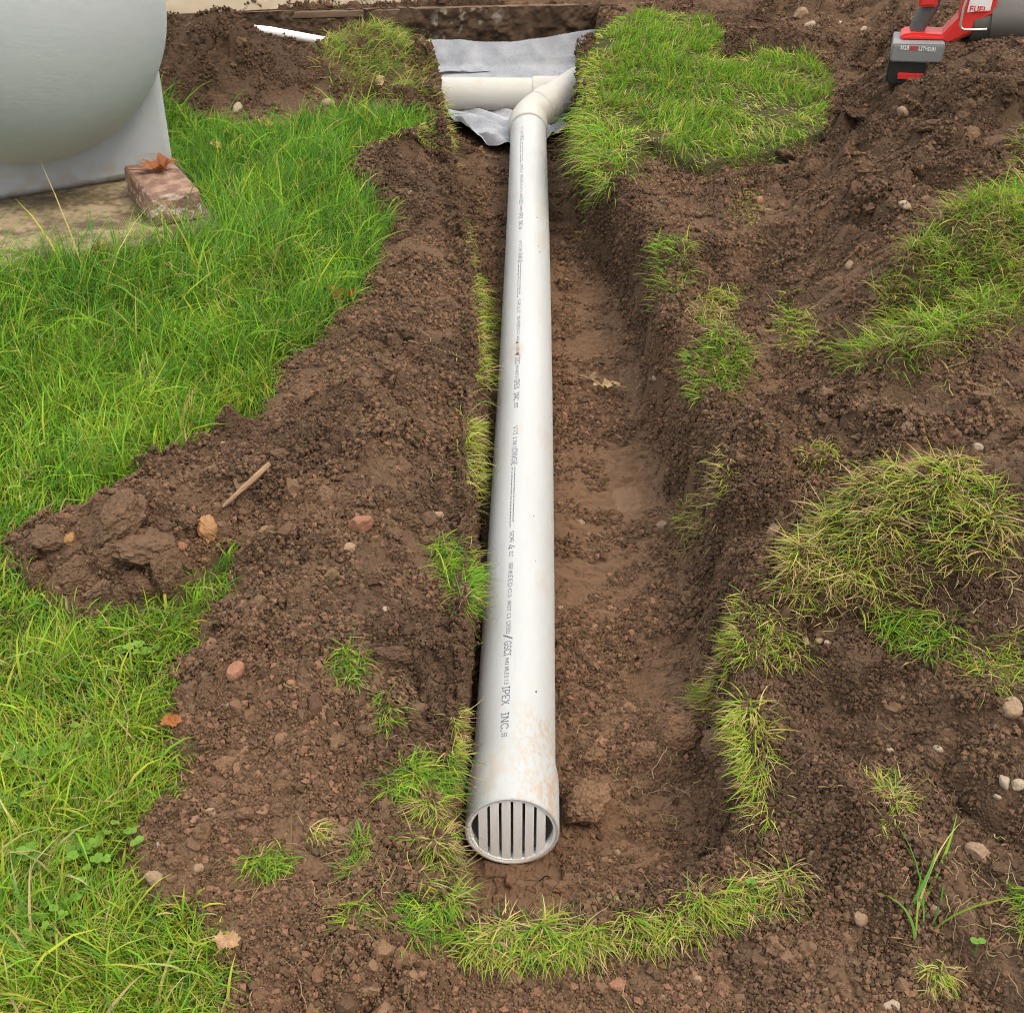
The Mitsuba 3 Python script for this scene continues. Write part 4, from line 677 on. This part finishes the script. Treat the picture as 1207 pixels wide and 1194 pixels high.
leaf('small pale yellow leaf in the lawn right of the brick', pt['leaf_y1'], gz(pt['leaf_y1'])+.045, .042, (.55, .40, .16), 2, .3, 60, (40, 0), 1.2, 6)
leaf('small yellow leaf in the lawn below the dark soil mound', pt['leaf_y2'], gz(pt['leaf_y2'])+.045, .04, (.55, .42, .12), 2, .3, 10, (50, 0), 1.3, 7)
leaf('large upright tan leaf on the front of the raised turf block', pt['leaf_far'], gz(pt['leaf_far'])+.045, .095, (.52, .41, .20), 2, .2, 95, (60, 0), 2.2, 8)
leaf('pinkish tan leaf in the grass at the bottom left', pt['leaf_low'], gz(pt['leaf_low'])+.03, .032, (.58, .36, .20), 2, .25, 80, (30, 10), 1.2, 9)
leaf('tiny orange leaf at the lawn edge above the lower left soil', pt['leaf_o2'], gz(pt['leaf_o2'])+.02, .03, (.50, .19, .06), 2, .3, 50, (20, 0), 1.3, 10)
top = b0+bu*.062+bv*.155
leaf('curled rusty leaf lying on top of the brick', top, .2265, .085, (.42, .15, .06), 5, .75, 15, (8, 0), 1.3, 11)
leaf('tan leaf standing against the front edge of the slab', K['slab_leaf'], .165, .085, (.50, .29, .11), 2, .35, 100, (70, 10), 1.9, 12)
# stick of split wood
sa, sb = np.array(pt['stick_a']), np.array(pt['stick_b']); t = np.linspace(0, 1, 12)
p = sa[None]*(1-t)[:, None]+sb[None]*t[:, None]; zz = np.linspace(gz(sa)+.012, gz(sb)+.022, 12)
v, f = tube(np.c_[p, zz], np.interp(t, [0, .1, .7, 1], [.0015, .003, .0052, .004]), 7); v[:, 2] += 0; v += .0022*(np.stack([meshkit.fbm(v*np.array([60, 60, 200]), 3, s) for s in (1, 2, 3)], -1)-.5)
cw = np.array([.30, .20, .12])*(.75+.5*meshkit.fbm(v*[80, 80, 400], 3))[:, None]
scene['wood_splinter'] = mikit.ply((v, f), 'clod_mat', color=cw); tag('wood_splinter', 'split pale stick lying on the left soil strip', 'stick')
# ------------------------------------------------------------------ stones and large clods
def rock(P_, r, colr, level, seed, rough, squash, freq):
    m = trimesh.creation.icosphere(level); v = np.array(m.vertices); rg = np.random.default_rng(seed)
    n_ = meshkit.fbm(v*freq+seed*3.1, 3, seed)-.5; n2 = meshkit.fbm(v*freq*4+seed, 3, seed+1)-.5
    cut = np.ones(len(v))
    for _ in range(5):
        d = rg.normal(size=3); d /= np.linalg.norm(d); k = rg.uniform(.62, .9); cut = np.minimum(cut, k/np.maximum(v@d, .05))
    n3 = np.abs(meshkit.fbm(v*freq*2.3+seed*1.7, 3, seed+5)-.5)
    if rough > .3: cut = .25+.75*cut
    v = v*(np.minimum(cut, 1.05)*(1+rough*1.3*n_+rough*.55*n2-(rough*.5*n3 if rough > .3 else 0)))[:, None]; sc = rg.uniform(.8, 1.25, 3); sc[2] = squash
    v = v*sc@rotations(1, rg)[0].T*np.array([1, 1, .9]); c = np.array(colr)*(.65+.7*meshkit.fbm(v*5+seed, 4, seed+2))[:, None]
    return v*r+P_, m.faces, np.clip(c, .01, .9)
SC = {'red': (.27, .135, .085), 'tan': (.27, .19, .125), 'orange': (.33, .18, .085), 'pale': (.33, .265, .195)}
WORD = {'red': 'reddish', 'tan': 'tan', 'orange': 'orange brown', 'pale': 'pale'}
def where(x, y):
    if float(F_at(x, y)) > .02: return 'in the trench' if y > .02 else 'before the slotted pipe end'
    if y > 1.9 and x < -.2: return 'by the dark mound'
    if x < 0:
        if x < -.42 and y > .25: return 'in the pile on the lawn edge'
        return 'on the far left soil strip' if y > .8 else 'on the middle left soil strip' if y > .25 else 'on the lower left soil'
    return 'on the heap near the red saw' if y > 1.7 else 'on the heap around the turf slab' if y > .75 else 'on the bank around the grassy hump' if y > .2 else 'on the lower right soil'
def F_at(x, y): f_ = fields(np.array([x]), np.array([y])); return f_['tr'][0]
def depth_of(x, y): return float((np.array([x, y, .1])-CAM)@FWD)
items = []; extra = []
for i, (x, y, r, c) in enumerate(K['stones']):
    size = 'larger' if r >= 9 else 'small'
    items.append(('stone', x, y, r*depth_of(x, y)/1525, SC[c], f'{size} {WORD[c]} stone {where(x, y)}', f'{size} {WORD[c]} stones {where(x, y)}', 2 if r < 9 else 4, .45 if c == 'orange' else .22, .75, 1.6, 300+i))
for i, (x, y, r) in enumerate(K['clods']):
    if i >= K['named_clods']: extra.append((x, y, r, 500+i)); continue
    size = 'big' if r >= 20 else 'middling' if r >= 14 else 'small'
    f_ = fields(np.array([x]), np.array([y])); cs = soil_color(np.array([x]), np.array([y]), f_)[0]*1.12
    items.append(('soil_clod', x, y, r*depth_of(x, y)/1525*1.05, cs, f'{size} brown clod {where(x, y)}', f'{size} soil clods {where(x, y)}', 5 if r >= 14 else 4, .5, .62, 1.7, 500+i))
ORD = ['', 'second', 'third', 'fourth', 'fifth', 'sixth', 'seventh', 'eighth', 'ninth', 'tenth']; NUM = ['', 'one', 'two', 'three', 'four', 'five', 'six', 'seven', 'eight', 'nine', 'ten', 'eleven', 'twelve']
RGT = np.array([math.cos(PSI), math.sin(PSI), 0]); sets = {}
for k, it in enumerate(items):
    p_ = np.array([it[1], it[2], .1])-CAM; sets.setdefault(it[5], []).append((float(p_@RGT/(p_@FWD)), k))
lab_of = {}
for l_, q in sets.items():
    q.sort(); n_ = len(q)
    for j, (_, k) in enumerate(q):
        if n_ == 1: lab_of[k] = l_
        elif n_ == 2: lab_of[k] = l_+(', the left one' if j == 0 else ', the right one')
        else: lab_of[k] = l_+(f', leftmost of {NUM[n_] if n_ <= 10 else n_}' if j == 0 else f', rightmost of {NUM[n_] if n_ <= 10 else n_}' if j == n_-1 else f', {ORD[j]} of {NUM[n_]} from left' if n_ <= 10 else f', number {j+1} of {n_} from left')
for k, (name, x, y, r, c, lab, grp, lev, rough, sq, fr, seed) in enumerate(items):
    key = new(name); v, f, cc_ = rock(np.array([x, y, float(ground_z(x, y))+r*(.12 if rough > .3 else .10)]), r, c, lev, seed, rough, sq, fr)
    scene[key] = mikit.ply((v, f), 'soil_mat' if name == 'soil_clod' else 'clod_mat', smooth=True, color=cc_); tag(key, lab_of[k], 'stone' if name == 'stone' else 'soil clod', grp if len(sets[lab]) > 1 else None)
vs, fs, cs, o = [], [], [], 0
for x, y, r, seed in extra:
    f_ = fields(np.array([x]), np.array([y])); r = r*depth_of(x, y)/1525
    v, f, c = rock(np.array([x, y, float(ground_z(x, y))+r*.1]), r, soil_color(np.array([x]), np.array([y]), f_)[0]*1.1, 3, seed, .5, .65, 1.8); vs.append(v); fs.append(f+o); cs.append(c); o += len(v)
scene['loose_lumps'] = mikit.ply((np.vstack(vs), np.vstack(fs)), 'soil_mat', smooth=True, color=np.vstack(cs)); tag('loose_lumps', 'small loose lumps of earth strewn over both spoil banks', 'soil lumps', kind='stuff')
# ------------------------------------------------------------------ weeds, clover and long blades
mat_leaf = 'blade_mat'; rng = np.random.default_rng(77); vs, fs, cs, o = [], [], [], 0
def disc_leaf(c, r, az, tilt, col, notch=.25, n=10, elong=1.):
    an = np.linspace(-np.pi, np.pi, n, endpoint=False); rr = r*(1-notch*np.exp(-(an/.5)**2)); p = np.stack([rr*np.cos(an)*elong+r*.8*elong, rr*np.sin(an), 0*an], -1)
    p = np.vstack([[r*.8*elong, 0, -r*.12], p]); M = trimesh.transformations.euler_matrix(0, -tilt, az)[:3, :3]
    f = np.array([[0, 1+j, 1+(j+1) % n] for j in range(n)]); return p@M.T+c, f, np.tile(col, (n+1, 1))
for (x, y) in K['clover']:
    for _ in range(10):
        px_, py_ = x+rng.normal(0, .022), y+rng.normal(0, .022); c0 = np.array([px_, py_, float(ground_z(px_, py_))+rng.uniform(.012, .030)]); a0 = rng.uniform(0, 6.28); r = rng.uniform(.0028, .0055); cl_c = np.array([.19, .34, .06])*rng.uniform(.75, 1.3)
        for k in range(3):
            a, b, c = disc_leaf(c0, r, a0+k*2.094, rng.normal(.15, .2), cl_c); vs.append(a); fs.append(b+o); cs.append(c); o += len(a)
scene['clover_leaves'] = mikit.ply((np.vstack(vs), np.vstack(fs)), 'blade_mat', smooth=True, color=np.vstack(cs)); tag('clover_leaves', 'clover leaves growing among the lawn grass', 'clover', kind='stuff')
WL = ['broad leaved weed in the lawn near the lower left corner', 'broad leaved weed with two round leaves in the lower left lawn', 'broad leaved weed in the lawn right of the brick', 'tiny round leaved seedling in the grass at the right end of the near trench lip', 'tiny round leaved seedling on the lower right soil', 'broad leaved weed at the left picture edge in the lower lawn', 'broad leaved weed in the lawn left of the trodden soil']
for i, (x, y) in enumerate(K['weeds']):
    vs, fs, cs, o = [], [], [], 0; small = 'seedling' in WL[i]; r = .004 if small else .0062; nleaf = 2 if small else 4
    c0 = np.array([x, y, float(ground_z(x, y))+(.022 if small else .026)])
    for k in range(nleaf):
        a, b, c = disc_leaf(c0, r*rng.uniform(.8, 1.15), k*6.28/nleaf+rng.normal(0, .3), rng.uniform(-.2, .35), np.array([.17, .33, .065])*rng.uniform(.8, 1.2), .05, 14, 1.15); vs.append(a); fs.append(b+o); cs.append(c); o += len(a)
    a, b = tube([(x, y, float(ground_z(x, y))-.003), (x, y, c0[2])], .0012, 5); vs.append(a); fs.append(b+o); cs.append(np.tile([.15, .28, .07], (len(a), 1)))
    key = new('weed'); scene[key] = mikit.ply((np.vstack(vs), np.vstack(fs)), 'blade_mat', smooth=True, color=np.vstack(cs)); tag(key, WL[i], 'weed')
x, y = K['long_blades'][0]; n = 9; P_ = np.tile([x, y, 0], (n, 1))+rng.normal(0, .012, (n, 3)); P_[:, 2] = ground_z(P_[:, 0], P_[:, 1])
gm = blades(P_, rng.normal(1.3, .5, n), rng.uniform(.07, .15, n), rng.uniform(.0025, .0045, n), rng.uniform(.3, .8, n), rng.uniform(1.2, 1.9, n), tint(n, rng, .3, .4, .4, .4), rng, 8, .8)
grass_mesh('long_grass_tuft', [gm]); tag('long_grass_tuft', 'few long bent grass blades on the lower right soil', 'grass tuft')
# ------------------------------------------------------------------ cordless saw
from shapely.geometry import Polygon
mat('red_mat', (.62, .035, .03), .38, specular=.5); mat('grip_mat', (.085, .085, .085), .6); mat('black_mat', (.018, .018, .018), .5); mat('grey_plastic_mat', (.20, .205, .21), .5); mat('steel_mat', (.62, .62, .60), .35, metallic=.7); mat('label_mat', (.75, .75, .75), .5)
def barrelcol(p, n, uv): return mikit.mix((.055, .052, .045), (.13, .12, .10), mikit.smoothstep(.25, .35, p.z))
mat('boot_mat', (.075, .070, .060), .5)
tx_, ty_ = K['tool']; s = depth_of(tx_, ty_)/1525*.81; tz = float(ground_z(tx_, ty_))+.006
def loc(m): m = m.copy(); m.apply_transform(trimesh.transformations.rotation_matrix(math.radians(-14), (0, 0, 1))); m.apply_translation((tx_, ty_-.03, tz)); return m
def X(px): return (px-1074)*s
def Zp(py): return (95-py)*s/.96
def slabm(pts, y0, y1, holes=(), bev=.004):
    pg = Polygon([(X(a), Zp(b)) for a, b in pts], [[(X(a), Zp(b)) for a, b in h] for h in holes]).buffer(.006).buffer(-.006).buffer(-bev).buffer(bev)
    ms = []
    for (ya, yb, inset) in ((y0, y1, bev), (y0+bev, y1-bev, 0)):
        g = pg.buffer(-inset) if inset else pg
        m = trimesh.creation.extrude_polygon(g, yb-ya, engine='earcut'); v = m.vertices; m.vertices = np.c_[v[:, 0], ya+v[:, 2], v[:, 1]]; m.invert(); ms.append(m)
    return loc(trimesh.util.concatenate(ms))
labels['cordless_saw'] = {'label': 'red and black cordless saw lying on the right spoil heap', 'category': 'power tool'}
def part(k, m, mt, sm=30, lab=None):
    scene['cordless_saw__'+k] = mikit.ply(m, mt, smooth=sm)
    if lab: tag('cordless_saw__'+k, lab)
part('battery', slabm([(1038, 60), (1106, 58), (1107, 94), (1100, 97), (1042, 99), (1037, 92)], -.075, .06), 'black_mat')
part('battery__cover', slabm([(1039, 46), (1106, 43), (1108, 46), (1107, 64), (1104, 67), (1041, 69), (1038, 66)], -.083, .055), 'grey_plastic_mat', lab='grey top of the battery')
part('battery__latch', slabm([(1052, 83), (1092, 82), (1092, 90), (1052, 91)], -.080, -.070, bev=.0015), 'red_mat', lab='red strip low on the battery')
def lettering(t, px, py, h, w, y, mt, key):
    m = meshkit.text_mesh(t, h, .0012, True); m.apply_scale((w/(m.bounds[1, 0]-m.bounds[0, 0]), 1, 1)); v = m.vertices-[m.bounds[0, 0], 0, 0]
    m.vertices = np.c_[v[:, 0]+X(px), y-v[:, 2], v[:, 1]+Zp(py)]; part(key, loc(m), mt, False)
lettering('M18', 1050, 52, 5*s, 11*s, -.0832, 'label_mat', 'battery__print')
lettering('RED', 1063, 52, 5*s, 10*s, -.0832, 'red_mat', 'battery__print_001')
lettering('LITHIUM', 1074, 52, 5*s, 22*s, -.0832, 'label_mat', 'battery__print_002')
part('housing', slabm([(1047, 47), (1047, 42), (1053, 38), (1064, 36), (1102, 36), (1120, 14), (1124, -30), (1085, -34), (1090, 4), (1094, 18), (1089, 10), (1086, 2), (1065, 4), (1064, -42), (1150, -44), (1165, -30), (1165, 8), (1146, 18), (1140, 32), (1108, 50), (1106, 45)], -.04, .05, bev=.007), 'red_mat')
gp = [(X(1068), .005, Zp(37)), (X(1073), .005, Zp(22)), (X(1080), .005, Zp(8)), (X(1084), .005, Zp(-8)), (X(1086), .005, Zp(-30))]
gv, gf = tube(gp, np.array([10.5, 11.5, 12, 11, 10])*s, 20); gv[:, 1] = tz*0+.005+(gv[:, 1]-.005)*1.35; part('grip', loc(tmesh(gv, gf)), 'grip_mat', 40)
bp = [(X(1140), .005, Zp(24)), (X(1142), .005, Zp(24)), (X(1162), .005, Zp(22)), (X(1163), .005, Zp(22)), (X(1205), .005, Zp(19)), (X(1290), .005, Zp(14)), (X(1330), .005, Zp(12))]
bv_, bf_ = tube(bp, np.array([24, 26, 27, 31, 32, 27, 18])*s, 28); part('boot', loc(tmesh(bv_, bf_)), 'boot_mat', 40, 'dark rubber covered front of the saw')
part('shoe', loc(tmesh(*tube([(X(1325), .005, Zp(12)), (X(1380), .005, Zp(12))], np.array([6, 5])*s, 8))), 'steel_mat')
hk = [(X(1128), -.05, Zp(-30)), (X(1123), -.055, Zp(0)), (X(1123), -.055, Zp(20)), (X(1125), -.055, Zp(24)), (X(1129), -.055, Zp(26)), (X(1157), -.055, Zp(24)), (X(1160), -.02, Zp(24))]
part('hook', loc(tmesh(*tube(hk, 1.7*s, 10))), 'steel_mat', 40, 'bent steel wire hook')
part('label', slabm([(1129, 6), (1158, 2), (1159, -14), (1130, -12)], -.0425, -.036, bev=.0008), 'label_mat')
lettering('FUEL', 1132, 4, 7*s, 22*s, -.0430, 'red_mat', 'label__print')
# dark case at the top edge
cx_, cy_ = K['case']; mat('case_mat', (.045, .048, .05), .5); cz = float(ground_z(cx_, cy_))
scene['tool_case__base'] = mikit.ply(obox([cx_, cy_+.12, cz+.055], (.085, .12, .05), np.array([.998, .05]), .008), 'case_mat')
scene['tool_case__lid'] = mikit.ply(obox([cx_, cy_+.12, cz+.135], (.09, .125, .028), np.array([.998, .05]), .010), 'case_mat')
labels['tool_case'] = {'label': 'dark case on the soil at the top edge left of the red saw', 'category': 'case'}
print('entries', len(scene))
